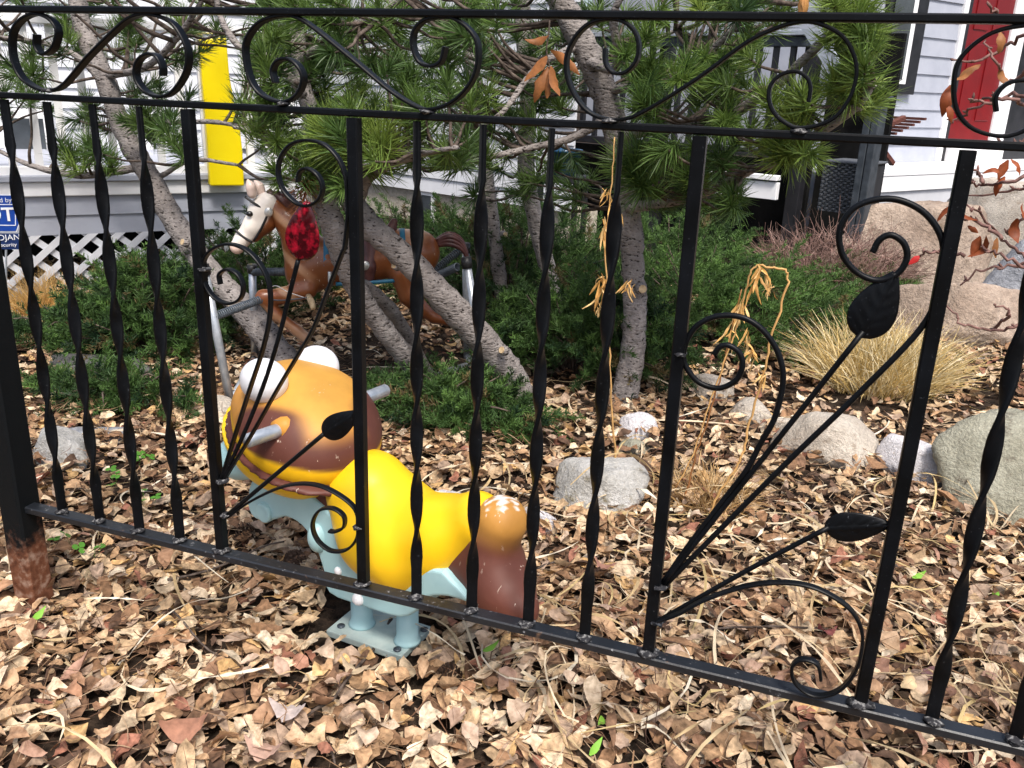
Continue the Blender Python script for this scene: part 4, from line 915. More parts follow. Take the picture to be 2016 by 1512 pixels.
rock('pale grey boulder catching light at the right edge under the porch', 1990, 590, 260, 225, 'rock_pale', 8, 5, .6, -.4, name='boulder', group=BG)
rock('tan slab boulder with pale top right of the dry grass', 1890, 690, 215, 130, 'rock_tan', 6, 33, .6, .1, name='boulder', group=BG)
rock('dark slate boulder wedged between the tan slab and the pale boulder', 1985, 655, 170, 160, 'rock_slate', 9, 44, .6, .5, name='boulder', group=BG)
rock('large lichen-green boulder at the right edge behind the twisted bar', 2022, 1012, 300, 178, 'rock_lichen', -9, 61, .75, .2, name='boulder', group=BG)
for a in (('speckled grey stone with a mossy left side beside the twisted bars', 1172, 1012, 165, 100, 'rock_grey'), ('white stone below the upright pine', 1255, 872, 82, 50, 'rock_white'), ('small greenish stone half buried below the white stone', 1248, 902, 55, 24, 'rock_lichen'),
          ('tan stone inside the lower left scroll ring of the right panel', 1403, 783, 78, 46, 'rock_pale'), ('flat cream stone behind the looped dead stalk', 1475, 836, 95, 46, 'rock_pale'), ('large smooth cream stone crossed by the iron stems', 1612, 912, 160, 98, 'rock_pale'),
          ('round white stone left of the lichen boulder', 1802, 948, 112, 76, 'rock_white'), ('small tan stone touching the lichen boulder', 1878, 942, 56, 34, 'rock_pale'), ('white stone behind the tail of the yellow rider', 1052, 1052, 62, 52, 'rock_white'),
          ('flat grey stone near the rusty post', 108, 925, 105, 62, 'rock_grey'), ('cream stone behind the head of the yellow rider', 425, 822, 78, 44, 'rock_pale'), ('small cream stone touching the large smooth cream stone', 1536, 858, 48, 36, 'rock_pale'), ('narrow pale stone behind the saddle of the yellow rider', 868, 1008, 120, 32, 'rock_white')):
    rock(*a, angular=-11, seed=len(a[0]) + a[1], group=CG)
rock('thin grey slab lying behind the flat grey stone', 150, 880, 120, 22, 'rock_slate', 6, 71, .7, .3, group=CG)
rock('dark flat slab under the edge of the left juniper', 150, 742, 190, 30, 'rock_dark', 6, 73, .5, 0, group=CG)
# concrete path by the deck
p0, p1 = G(-260, 700), G(95, 600); dpt = np.array([-.742, .67, 0]) * .5
V = np.array([p0, p1 + [.1, .1, 0], p1 + [.0, .35, 0], p0 + dpt * 1.4]); V = np.concatenate([V + [0, 0, -.05], V + [0, 0, .035]])
tag(obj('path', V, [(3, 2, 1, 0), (4, 5, 6, 7), (0, 1, 5, 4), (1, 2, 6, 5), (2, 3, 7, 6), (3, 0, 4, 7)], MATS['paver']), kind='structure')

# ================================================================== HOUSE, DECK, PORCH
def board(fr, root, name, u0, u1, z0, z1, v0, v1, mat, bevel=0.0, M=None):
    o = MB().box((u0, v0, z0), (u1, v1, z1)).build(name, MATS[mat], root, bevel=bevel); return o
def siding(root, u0, u1, z0, z1, ex, v, mat, name='siding_board', proud=.014):
    z = z0; 
    while z < z1 - .01:
        t = min(z + ex, z1); V = np.array([[u0, v - proud, z], [u1, v - proud, z], [u1, v - .001, t + .002], [u0, v - .001, t + .002], [u0, v + .01, z], [u1, v + .01, z], [u1, v + .01, t], [u0, v + .01, t]])
        obj(name, V, [(0, 1, 2, 3), (4, 7, 6, 5), (0, 4, 5, 1), (3, 2, 6, 7), (0, 3, 7, 4), (1, 5, 6, 2)], MATS[mat], root); z = t
DK = Frame(G(100, 605), (.67, .742)); deck = empty('deck', label='white deck with lattice skirt and balusters at the left', cat='deck', mat=DK.mat())
du = lambda x, y=450, v=0.0: DK.px(x, y, v)[0]
dz_ = lambda y, x=100, v=0.0: DK.px(x, y, v)[2]
u0, u1 = du(-330), du(585); wl = dz_(463); wS = dz_(386); wF = dz_(358)
sp, sw = .112, .034
n = int((u1 - u0) / sp) + 8
for fam in (0, 1):
    for i in range(-6, n + 6):
        c0 = u0 + i * sp; lo_, hi_ = (c0, c0 + wl * 1.15) if fam == 0 else (c0 + wl * 1.15, c0)
        if min(lo_, hi_) < u0 or max(lo_, hi_) > u1: continue
        v_ = .0 if fam == 0 else .0105; a_, b_ = (lo_, 0.0), (hi_, wl)
        V = np.array([[a_[0] - sw*.62, v_, 0], [a_[0] + sw*.62, v_, 0], [b_[0] + sw*.62, v_, wl], [b_[0] - sw*.62, v_, wl]]); V = np.concatenate([V, V + [0, .009, 0]])
        obj('lattice_slat', V, [(0, 1, 2, 3), (7, 6, 5, 4), (0, 4, 5, 1), (2, 6, 7, 3), (1, 5, 6, 2), (0, 3, 7, 4)], MATS['lattice_white'], deck)
board(DK, deck, 'deck_shade_sheet', u0, u1, -.05, wF, 1.2, 1.22, 'dark_void')  # near-black sheet put in for the shade under the deck
siding(deck, u0, u1, wl, wS, (wS - wl) / 2, .012, 'siding_grey', 'skirt_board', .012)
board(DK, deck, 'fascia', u0, u1, wS, wF, -.012, .03, 'trim_white', .004)
board(DK, deck, 'deck_floor', u0, u1, wF + .002, wF + .028, -.03, 1.5, 'siding_grey', .004)
zr0, zr1 = dz_(346), dz_(48)
board(DK, deck, 'bottom_rail', u0, u1, zr0, zr0 + .04, -.0, .04, 'trim_white', .004); board(DK, deck, 'top_rail', u0, u1, zr1, zr1 + .035, -.02, .06, 'trim_white', .004)
u = u0 + .05
while u < u1:
    board(DK, deck, 'baluster', u, u + .032, zr0 + .04, zr1, .004, .036, 'trim_white'); u += .098
# yellow slide leaning on the deck edge
yo = [(392,78),(446,74),(452,150),(458,200),(472,246),(478,300),(481,366),(414,366),(411,320),(405,240),(398,160)]
slide = empty('slide', label='bright yellow plastic slide panel standing at the deck edge', cat='slide', mat=DK.mat())
q_ = [DK.px(x, y, -.075) for x, y in yo]; n = len(q_); V = np.concatenate([np.array(q_), np.array(q_) + [0, .05, 0]])
bev(obj('side_wall', V, [list(range(n))[::-1], [n + i for i in range(n)]] + [[i, (i+1) % n, n + (i+1) % n, n + i] for i in range(n)], MATS['yellow_plastic'], slide), .006)
q_ = [DK.px(x, y, -.026) for x, y in ((400, 90), (440, 86), (470, 250), (476, 350), (420, 350), (410, 250))]; n = len(q_); V = np.concatenate([np.array(q_), np.array(q_) + [0, .10, -.0]])
obj('chute', V, [list(range(n))[::-1], [n + i for i in range(n)]] + [[i, (i+1) % n, n + (i+1) % n, n + i] for i in range(n)], MATS['yellow_plastic'], slide)
# white house behind the deck
MWo = D(830, 400, 6.6); MWF = Frame((MWo[0], MWo[1]), (.93, -.36)); house = empty('house', label='white sided house with stucco foundation behind the pines', cat='house', mat=MWF.mat())
ma, mb = MWF.px(520, 400)[0], MWF.px(1130, 300)[0]; zf0 = MWF.px(820, 374)[2]
board(MWF, house, 'foundation', ma, mb, -.2, zf0, .03, .3, 'stucco')
siding(house, ma, mb, zf0, 3.6, .105, .0, 'siding_white')
wa, wb, wt, wbm = MWF.px(824, 400)[0], MWF.px(853, 400)[0], MWF.px(840, 377)[2], MWF.px(840, 438)[2]
win = board(MWF, house, 'window', wa, wb, wbm, wt, .005, .029, 'trim_white', .004); board(MWF, win, 'pane', wa + .03, wb - .03, wbm + .03, wt - .03, .0, .0045, 'glass_dark')
bt = MWF.world(np.array([[ma, 0, 0]]))[0]
side = empty('house_wing', label='white sided house wall behind the deck balusters', cat='house', mat=DK.mat())
siding(side, du(-700), du(760), wF + .03, 3.4, .11, 1.5, 'siding_white')
board(DK, side, 'wall_core', du(-700), du(760), -.1, 3.4, 1.512, 1.7, 'siding_white')
for x0, x1 in ((10, 112), (285, 330)):
    a_, b_ = DK.px(x0, 300, 1.48)[0], DK.px(x1, 300, 1.48)[0]; z0_, z1_ = DK.px(100, 345, 1.48)[2], DK.px(100, 215, 1.48)[2]
    w_ = board(DK, side, 'window', a_, b_, z0_, z1_, 1.455, 1.484, 'trim_white', .004); board(DK, w_, 'pane', a_ + .05, b_ - .05, z0_ + .05, z1_ - .05, 1.450, 1.4545, 'glass_dark')
# right house: porch wall seen at a slant
RHo = D(1800, 318, 6.8); RH = Frame((RHo[0], RHo[1]), (.574, .819)); porch = empty('porch_house', label='grey sided house with red door and raised white porch at the right', cat='house', mat=RH.mat())
ru = lambda x, y=200, v=0.0: RH.px(x, y, v)[0]
zf = RH.px(1800, 318)[2]; ra = ru(1640); rb = ru(1850, 250)
siding(porch, ra, rb, zf, 4.0, .127, 0, 'siding_grey'); board(RH, porch, 'wall_core', ra, rb + 4.5, -.1, 4.0, .012, .2, 'siding_grey')
c0_, c1_ = rb, ru(1858, 250); board(RH, porch, 'corner_trim', c0_, c1_, zf, 4.0, -.03, .01, 'trim_white', .004)
d0, d1 = ru(1866, 250), ru(1957, 200); dzb = RH.px(1880, 283)[2]
board(RH, porch, 'door_frame', c1_ + .002, d0, zf, 4.0, -.02, .01, 'black_paint'); door = board(RH, porch, 'door', d0 + .002, d1, dzb, dzb + 2.05, -.012, .010, 'red_door', .003)
for zi, zj in ((.18, .75), (.85, 1.35), (1.45, 1.9)):
    for e0, e1 in ((.12, .44), (.56, .88)):
        L_ = d1 - d0; board(RH, door, 'panel', d0 + L_ * e0, d0 + L_ * e1, dzb + zi, dzb + zj, -.020, -.0125, 'red_door', .006)
board(RH, porch, 'door_trim', d1 + .002, d1 + .22, zf, 4.0, -.03, .010, 'trim_white', .004); board(RH, porch, 'door_sill', d0, d1 + .2, zf + .002, dzb - .002, -.06, .008, 'trim_white')
board(RH, porch, 'screen_panel', d1 + .225, d1 + .75, zf, 4.0, -.02, .008, 'black_paint')
siding(porch, d1 + .76, d1 + 3.5, zf, 4.0, .127, 0, 'siding_grey')
w0, w1 = ru(1738, 100, -.05), ru(1814, 100, -.05); wz = RH.px(1780, 186)[2]
wf = board(RH, porch, 'window', w0, w1, wz, wz + 1.6, -.05, -.016, 'black_paint', .004); board(RH, wf, 'sash', w0 + (w1 - w0) * .22, w1 - (w1 - w0) * .30, wz + .07, wz + 1.5, -.056, -.0505, 'trim_white'); board(RH, wf, 'pane', w0 + (w1 - w0) * .10, w1 - (w1 - w0) * .42, wz + .10, wz + 1.45, -.060, -.0565, 'glass_dark')
pv = -.55; pa0 = RH.px(1690, 345, pv)[0]
board(RH, porch, 'porch_floor', pa0, rb + 4.5, zf - .03, zf - .002, pv, -.0, 'trim_white', .004); board(RH, porch, 'porch_fascia', pa0, rb + 4.5, -.1, zf - .032, pv + .02, pv + .06, 'siding_white')
board(RH, porch, 'fascia_trim', pa0, rb + 4.5, zf - .13, zf - .032, pv + .004, pv + .018, 'trim_white')
# folding chair on the porch
chair = empty('folding_chair', label='dark red wooden folding chair on the porch beside the grey post', cat='chair', mat=RH.mat())
def stick(fr, root, name, a, b_, v, w_, d_, mat):
    p, q2 = fr.px(*a, v), fr.px(*b_, v); V, F = sweep(np.array([p, (p + q2) / 2, q2]), rect(w_, d_, .003), (0, 1, 0)); return obj(name, V, F, MATS[mat], root)
for v_ in (-.75, -.40):
    stick(RH, chair, 'seat_frame', (1716, 262), (1779, 232), v_, .03, .03, 'redwood'); stick(RH, chair, 'leg', (1712, 262), (1757, 322), v_, .03, .03, 'redwood'); stick(RH, chair, 'leg', (1755, 245), (1700, 325), v_ + .03, .03, .03, 'redwood'); stick(RH, chair, 'back_post', (1716, 262), (1700, 180), v_, .03, .03, 'redwood')
for k in range(6):
    t_ = k / 5; p = RH.px(1718 + 58 * t_, 260 - 28 * t_, -.57); MB().box(p - [.012, .16, .008], p + [.012, .16, .008]).build('seat_slat', MATS['redwood'], chair)
# black stairs and railing
STo = D(1540, 300, 5.2); ST = Frame((STo[0], STo[1]), (.93, -.36)); stairs = empty('stair_railing', label='black painted porch railing with balusters and slanting grey handrail', cat='railing', mat=ST.mat())
su = lambda x, y=200: ST.px(x, y)[0]
sz = lambda y, x=1540: ST.px(x, y)[2]
sa, sb = su(1010), su(1578)
board(ST, stairs, 'top_beam', sa, sb, sz(92), sz(72), -.03, .03, 'grey_paint', .004); board(ST, stairs, 'cap_rail', sa, sb, sz(71), sz(60), -.06, .06, 'board_grey', .004); board(ST, stairs, 'bottom_beam', sa, sb, sz(312), sz(296), -.03, .03, 'black_paint', .004)
u = sa
while u < sb: board(ST, stairs, 'baluster', u, u + .03, sz(296), sz(92), -.014, .014, 'black_paint'); u += .105
for x in (1290, 1010, 1575): board(ST, stairs, 'post', su(x) - .04, su(x) + .04, -.05, sz(60), .064, .14, 'black_paint', .004)
q_ = [ST.px(x, y, -.12) for x, y in ((1577, 57), (1612, 57), (1668, 152), (1640, 156))]; V = np.concatenate([np.array(q_), np.array(q_) + [0, .05, 0]])
obj('handrail', V, [(3, 2, 1, 0), (4, 5, 6, 7), (0, 1, 5, 4), (1, 2, 6, 5), (2, 3, 7, 6), (3, 0, 4, 7)], MATS['board_grey'], stairs)
board(ST, stairs, 'stair_shade_sheet', su(1585), su(1722), -.05, sz(60), .3, .34, 'dark_void'); board(ST, stairs, 'stair_shade_low', sa, su(1585), -.05, sz(320), .2, .24, 'dark_void')  # two near-black sheets stand in for the shadowed space behind the stairs
board(ST, stairs, 'porch_wall', sa, su(1590), sz(318), 3.4, .9, .93, 'siding_grey')
for z_ in (0, 1): board(ST, stairs, 'riser', su(1425), su(1566), sz(392) + z_ * (sz(354) - sz(392)), sz(358) + z_ * (sz(338) - sz(352)), -.10 - .02 * z_, -.06, 'trim_white', .003)
PFo = D(1712, 402, 4.5); PF = Frame((PFo[0], PFo[1]), (.93, -.36)); post = empty('porch_post', label='weathered dark grey wooden post with flat cap by the porch', cat='post', mat=PF.mat())
pu0, pu1, pz1 = PF.px(1697, 300)[0], PF.px(1727, 300)[0], PF.px(1712, 196)[2]
board(PF, post, 'shaft', pu0, (pu0 + pu1) / 2 - .002, -.1, pz1, -.05, .05, 'grey_paint', .004); board(PF, post, 'shaft', (pu0 + pu1) / 2 + .002, pu1, -.1, pz1, -.05, .05, 'grey_paint', .004); board(PF, post, 'cap', pu0 - .015, pu1 + .015, pz1 + .001, pz1 + .02, -.065, .065, 'grey_paint', .004)
# wicker box, woven strand by strand
WKo = D(1660, 402, 4.7); WK = Frame((WKo[0], WKo[1]), (.93, -.36)); wk = empty('wicker_box', label='dark grey woven wicker planter box left of the grey post', cat='planter', mat=WK.mat())
k0, k1, kz0, kz1 = WK.px(1618, 350)[0], WK.px(1706, 350)[0], max(-.02, WK.px(1660, 420)[2]), WK.px(1660, 322)[2]
board(WK, wk, 'core', k0 + .006, k1 - .006, kz0, kz1 - .01, .01, .26, 'black_paint')
rows = 22; dzk = (kz1 - kz0) / rows; st_ = MB()
for i in range(rows):
    xs = np.linspace(k0, k1, 49); zc = kz0 + (i + .5) * dzk; ys = -.001 + .007 * np.sin(np.linspace(0, 12 * math.pi, 49) + (i % 2) * math.pi)
    V, F = sweep(np.stack([xs, ys, np.full(49, zc)], 1), rect(.004, dzk * .86, .0012), (0, 0, 1)); obj('wicker_strand', V, F, MATS['wicker'], wk)
board(WK, wk, 'rim', k0 - .004, k1 + .004, kz1, kz1 + .012, -.014, .28, 'wicker', .004)
# blue pot on a black stool, seen between the trunks
sp_ = P(1110, 345, 4.3); stool = empty('stool', (sp_[0], sp_[1], 0), 'black stool standing behind the mottled pine trunk', 'stool')
zt = sp_[2]; MB().box((-.11, -.11, zt - .03), (.11, .11, zt)).build('seat', MATS['black_paint'], stool, bevel=.004)
for a_ in (-.09, .09):
    for b2 in (-.09, .09): MB().box((a_ - .012, b2 - .012, -.02), (a_ + .012, b2 + .012, zt - .031)).build('leg', MATS['black_paint'], stool)
prof = [(0, .0), (.055, .0), (.07, .05), (.082, .11), (.088, .11), (.088, .125), (.075, .125), (.07, .10), (0, .10)]; kk = 20
V = [[r_ * math.cos(j * 2*math.pi / kk), r_ * math.sin(j * 2*math.pi / kk), z_] for r_, z_ in prof for j in range(kk)]
pot = obj('flower_pot', V, [[i*kk + j, i*kk + (j+1) % kk, (i+1)*kk + (j+1) % kk, (i+1)*kk + j] for i in range(len(prof) - 1) for j in range(kk)], MATS['pot_blue'], None, True); pot.location = (sp_[0], sp_[1], zt + .001); tag(pot, 'glazed dark blue flower pot behind the mottled pine trunk', 'pot')

# ================================================================== YARD SIGN
SGo = D(0, 600, 3.55); SG = Frame((SGo[0], SGo[1]), (.67, .742)); sign = empty('yard_sign', label='blue octagonal security yard sign on a thin stake, cut off by the left edge', cat='sign', mat=SG.mat())
def spoly(name, pts, v0, th, mat, parent=None):
    q_ = np.array([SG.px(x, y, v0) for x, y in pts]); n = len(q_); V = np.concatenate([q_, q_ + [0, th, 0]])
    return obj(name, V, [list(range(n))[::-1], [n + i for i in range(n)]] + [[i, (i+1) % n, n + (i+1) % n, n + i] for i in range(n)], MATS[mat], parent or sign)
spoly('sign_border', [(-56,382),(22,383),(41,403),(40,436),(33,457),(-68,457),(-84,436),(-84,402)], 0, .004, 'sign_white')
face = spoly('sign_face', [(-55,384),(21,385),(39,404),(38,435),(31,455),(-66,455),(-82,435),(-82,403)], -.002, .0015, 'sign_blue')
spoly('name_plate', [(-84,459),(42,460),(42,491),(-84,490)], 0, .004, 'sign_navy')
for e in (((-48, 402), (31, 402), (31, 403.5), (-48, 403.5)), ((-48, 442), (31, 443), (31, 444.5), (-48, 443.5)), ((29.6, 402), (31.2, 402), (31.2, 444), (29.6, 444)), ((-49, 402), (-47.5, 402), (-47.5, 444), (-49, 444))): spoly('frame_line', e, -.0035, .0012, 'sign_white')
V, F = tube(np.array([SG.px(12, 492, .004), SG.px(12, 560, .004), np.array([SG.px(12, 560, .004)[0], .004, -.05])]), .004, 8); obj('stake', V, F, MATS['steel'], sign)
def text(body, x, y, height_px, align, mat='sign_white'):
    cu = bpy.data.curves.new('lettering', 'FONT'); cu.body = body; cu.align_x = align; cu.align_y = 'CENTER'; cu.size = height_px * 3.55 / FPX * 1.35; cu.extrude = .0004
    if body == 'ADT': cu.offset = .0012
    to = bpy.data.objects.new('lettering', cu); COL.objects.link(to); me = bpy.data.meshes.new_from_object(to.evaluated_get(bpy.context.evaluated_depsgraph_get())); bpy.data.objects.remove(to)
    me.materials.clear(); me.materials.append(MATS[mat]); o = link(bpy.data.objects.new('lettering', me), sign); p = SG.px(x, y, -.004); o.location = p; o.rotation_euler = (math.pi / 2, 0, 0); return o
bpy.context.view_layer.update()
text('Secured by', 23, 394, 9, 'RIGHT'); text('ADT', 29, 423, 27, 'RIGHT'); text('TROJAN', 40, 467, 11.5, 'RIGHT'); text('Security', 33, 481.5, 7.5, 'RIGHT')

# ================================================================== DRY GRASS, SHRUBS, WEEDS
def straw_clump(label, px, py, rad, hgt, n, seed, pal, flop=1.0, name='grass_clump', group='dry straw-coloured grass clumps', w=.0014):
    p = G(px, py); r = np.random.default_rng(seed); V = []; F = []; C = []
    for i in range(n):
        a = r.uniform(0, 6.283); q_ = r.uniform(0, 1)**.6; b0 = np.array([math.cos(a), math.sin(a), 0]) * rad * .45 * q_; out = np.array([math.cos(a), math.sin(a), 0]) * (q_ + .15 * r.standard_normal()) + .55 * np.array([*r.standard_normal(2), 0]); L = hgt * r.uniform(.55, 1.2); pp = b0.copy(); d = np.array([0, 0, 1.0]) + out * .45 * flop + .22 * r.standard_normal(3); k = len(V)
        c = np.array(pal[r.integers(len(pal))]) * r.uniform(.8, 1.15); sd_ = np.cross(d, r.standard_normal(3)); sd_ /= np.linalg.norm(sd_); sd_ *= w * r.uniform(.6, 1.3)
        for j in range(5):
            tp = 1 - .8 * (j / 4)**2; V += [pp - sd_ * tp, pp + sd_ * tp]; C += [c, c]; d = d / np.linalg.norm(d); pp = pp + d * L / 4; d = d + out * .12 * flop + .08 * r.standard_normal(3) + np.array([0, 0, -.10 * flop * j * r.uniform(.2, 1.3)])
            pp[2] = max(pp[2], .01)
        F += [[k + 2*j, k + 2*j + 1, k + 2*j + 3, k + 2*j + 2] for j in range(4)]
    root = empty(name, (p[0], p[1], float(gz(p[0], p[1]))), label, 'grass', group); obj('blades', np.array(V), np.array(F), MATS['straw'], root, False, np.array(C))['kind'] = 'stuff'
STRAW = [(.66, .50, .22), (.76, .62, .34), (.60, .43, .16), (.82, .72, .48), (.48, .36, .16)]
straw_clump('wide clump of golden dry grass in front of the tan slab boulder', 1725, 755, .46, .25, 2100, 1, STRAW, 1.25, w=.0019)
straw_clump('rounded tuft of golden dry grass in front of the lattice', 92, 622, .26, .20, 1200, 2, [(.70, .45, .16), (.78, .55, .25), (.62, .38, .12)], 1.1)
straw_clump('loose tuft of brown straw by the square bar', 1395, 1000, .20, .12, 420, 3, [(.50, .32, .14), (.62, .44, .22), (.40, .24, .10)], 1.8)
straw_clump('sparse upright yellow grass before the white stair riser', 1540, 480, .14, .42, 150, 4, [(.72, .55, .28), (.8, .66, .4)], .35, w=.0022)
# brown twiggy shrub
def twig_shrub(label, px, py, rx, hgt, n, seed, pal):
    p = G(px, py); r = np.random.default_rng(seed); V = []; F = []; C = []
    for i in range(n):
        a = r.uniform(0, 6.283); q_ = math.sqrt(r.uniform()); pp = np.array([math.cos(a) * rx * q_, math.sin(a) * rx * q_ * .7, hgt * r.uniform(0, .75) * (1 - .4 * q_)]); d = np.array([math.cos(a) * q_, math.sin(a) * q_, .8]) + .6 * r.standard_normal(3); d /= np.linalg.norm(d); L = r.uniform(.06, .20); c = np.array(pal[r.integers(len(pal))]) * r.uniform(.7, 1.2); sd_ = np.cross(d, r.standard_normal(3)); sd_ /= np.linalg.norm(sd_); sd_ *= .0017; k = len(V)
        for j in range(4): V += [pp - sd_ * (1 - .2*j), pp + sd_ * (1 - .2*j)]; C += [c, c]; pp = pp + d * L / 3; d = d + .35 * r.standard_normal(3); d /= np.linalg.norm(d)
        F += [[k + 2*j, k + 2*j + 1, k + 2*j + 3, k + 2*j + 2] for j in range(3)]
    root = empty('twiggy_shrub', (p[0], p[1], float(gz(p[0], p[1]))), label, 'shrub'); obj('twigs', np.array(V), np.array(F), MATS['straw'], root, False, np.array(C))['kind'] = 'stuff'
twig_shrub('pinkish brown leafless twiggy shrub below the wicker box', 1630, 610, .36, .56, 3200, 5, [(.30, .18, .15), (.24, .14, .115), (.38, .25, .21), (.18, .11, .085)])
twig_shrub('low brown seed-head shrub right of the pale stair riser', 1590, 500, .22, .45, 500, 6, [(.20, .12, .08), (.30, .20, .13)])

def leaf_mesh(L, W, fold, curl, seed, n=7):
    r = np.random.default_rng(seed); t = np.linspace(0, 1, n); w = W / 2 * np.sin(np.pi * np.clip(t, .02, .98)**.85)**.8 * (1 + .12 * r.standard_normal(n)); V = []
    for i in range(n):
        for s in (-1, 0, 1): V.append([t[i] * L, s * w[i], -abs(s) * w[i] * fold + curl * L * (t[i] - .5)**2 * 2 + .02 * L * r.standard_normal()])
    F = [[i*3 + j, i*3 + j + 1, (i+1)*3 + j + 1, (i+1)*3 + j] for i in range(n - 1) for j in range(2)]
    return np.array(V), np.array(F)
def put_leaf(root, o, base, d, L, W, col, seed, name='leaf'):
    V, F = leaf_mesh(L, W, .5, random.uniform(-.6, .6), seed); d = np.asarray(d, float); d /= np.linalg.norm(d); s = np.cross([0, -.8, .5], d) + .4 * rng.standard_normal(3); s -= d * (s @ d); s /= np.linalg.norm(s); nrm = np.cross(d, s)
    W_ = base + V[:, :1] * d + V[:, 1:2] * s + V[:, 2:] * nrm; obj(name, W_ - o, F, MATS['dry_leaf'], root, True, np.tile(np.array(col) * random.uniform(.75, 1.2), (len(V), 1)))
ORL = (.26, .062, .018); BRL = (.36, .15, .05)
# bare shrub at the right edge
so = G(2100, 800); so[2] = 0; shrub = empty('bare_shrub', so, 'bare reddish shrub with a few copper leaves reaching in from the right', 'shrub')
BY = 1.78
main = [(2160, 900), (2110, 700), (2075, 500), (2050, 300), (2040, 100), (2030, -150)]
V, F = tube(catmull([P(x, y, BY + .05) for x, y in main], 5), np.linspace(.010, .004, 26), 7); obj('stem', V - so, F, MATS['redtwig'], shrub, True)
for br in ([(2045,60),(1990,88),(1930,118),(1878,118)],[(2048,190),(1985,190),(1940,205),(1890,232),(1872,243)],[(2046,220),(1975,190),(1925,200),(1912,195)],[(2042,120),(1985,160),(1960,120),(1940,80)],[(2038,40),(1975,30),(1950,15)],[(2060,330),(1985,360),(1930,362),(1908,357)],[(1935,360),(1930,345),(1922,335)],[(2070,560),(2020,510),(1975,470),(1930,425),(1900,400)],[(2060,400),(2010,435),(1985,462)],[(2072,500),(2005,522),(1940,530),(1890,562)],[(1972,470),(1930,440),(1880,433),(1862,440)],[(2085,620),(2000,640),(1950,650),(1900,638),(1862,600)],[(2060,350),(2000,375),(1900,385)],[(1950,650),(1985,620),(1960,600)],[(1900,505),(1860,500),(1835,495),(1812,505)],[(2030,530),(1960,500),(1925,480)],[(2040,260),(2000,290),(1970,280)]):
    q_ = catmull([P(x, y, BY + random.uniform(-.05, .05)) for x, y in br], 6); q_[1:-1] += .0025 * rng.standard_normal((len(q_) - 2, 3)); V, F = tube(q_, np.linspace(.0036, .0016, len(q_)), 6); obj('branch', V - so, F, MATS['redtwig'], shrub, True)
    for k in range(5):
        j = random.randrange(2, len(q_)); a = q_[j]; d = np.array([random.uniform(-1, .2), random.uniform(-.4, .4), random.uniform(-.2, 1)]); V, F = tube(np.array([a, a + d * .006, a + d * .012]), [.0018, .0026, .0008], 5); obj('bud', V - so, F, MATS['redtwig'], shrub, True)
for i, (x, y, dx, dzz, L, col) in enumerate(((1873,165,-.1,-1,.075,ORL),(1868,200,.35,-1,.05,ORL),(1930,125,-1,-.7,.05,BRL),(1915,140,-.9,-.5,.05,BRL),(1965,135,.7,-.9,.05,BRL),(1985,315,-.3,-1,.05,ORL),(1998,310,.6,-.9,.045,ORL),(1975,330,-1,-.2,.045,ORL),(1972,345,-.25,-1,.05,ORL),(1866,405,-.5,-1,.045,ORL),(1875,410,.2,-1,.045,ORL),(1892,420,1,-.3,.045,ORL),(1930,465,-.2,-1,.055,ORL),(1950,470,-.6,-1,.065,ORL),(1965,468,.1,-1,.05,BRL),(1998,430,.2,-1,.06,ORL),(2010,400,.5,-1,.05,ORL),(1812,503,-.7,-.7,.035,(.45,.02,.02)),(1905,445,.7,-.4,.03,ORL),(1975,60,.1,-1,.05,BRL))):
    put_leaf(shrub, so, P(x, y, BY - .01), (dx, -.1, dzz), L * .72, L * .3, col, 300 + i)
# copper leaves hung in the pine
lo_ = P(1080, 60, 2.05); sprig = empty('dead_leaf_sprig', lo_, 'sprig of copper brown leaves caught in the pine beside the bent trunk', 'leaves')
V, F = tube(catmull([P(1082, 40, 2.05), P(1080, 70, 2.05), P(1076, 100, 2.05), P(1084, 140, 2.05)], 5), .002, 6); obj('stalk', V - lo_, F, MATS['twig'], sprig, True)
for i, (x, y, dx, dzz, L) in enumerate(((1082,75,-1,-.2,.055),(1076,110,-.8,-.9,.075),(1078,130,-.35,-1,.085),(1085,130,.4,-1,.07),(1090,100,.8,-.6,.055),(1112,115,.9,-.8,.05),(1080,140,0,-1,.06))): put_leaf(sprig, lo_, P(x, y, 2.04), (dx, -.15, dzz), L, L * .36, (.30, .115, .035), 400 + i)
lo_ = P(1578, 0, 2.2); sp2 = empty('dead_leaf_sprig', lo_, 'two orange leaves hanging at the top edge over the right scroll', 'leaves')
for i, x in enumerate((1577, 1592)): put_leaf(sp2, lo_, P(x, -20, 2.2), (.05, -.1, -1), .06, .022, (.48, .24, .08), 420 + i)
# dead weed stalks
def weed(label, pts, Y, r_, clusters, stemcol):
    o = P(*pts[0], Y); o0 = np.array([o[0], o[1], 0.0]); root = empty('dead_weed', o0, label, 'plant', 'dead straw-coloured weed stalks')
    q_ = catmull([P(x, y, Y) for x, y in pts], 6); q_[1:-1] += .0015 * rng.standard_normal((len(q_) - 2, 3)); V, F = tube(q_, np.linspace(r_, r_ * .5, len(q_)), 6); obj('stalk', V - o0, F, MATS['straw'], root, True, np.tile(np.array(stemcol), (len(V), 1)))
    i = 0
    for x, y, n, L in clusters:
        for k in range(int(n * 1.5)): i += 1; put_leaf(root, o0, P(x + random.gauss(0, 5), y + random.gauss(0, 9), Y - .004), (random.uniform(-.6, .6), random.uniform(-.4, .2), -1 + random.uniform(0, .5)), L * random.uniform(.4, 1.0), L * .085, random.choice(((.74, .44, .14), (.80, .55, .24), (.62, .34, .10))), 500 + i)
pw_ = G(1218, 985)
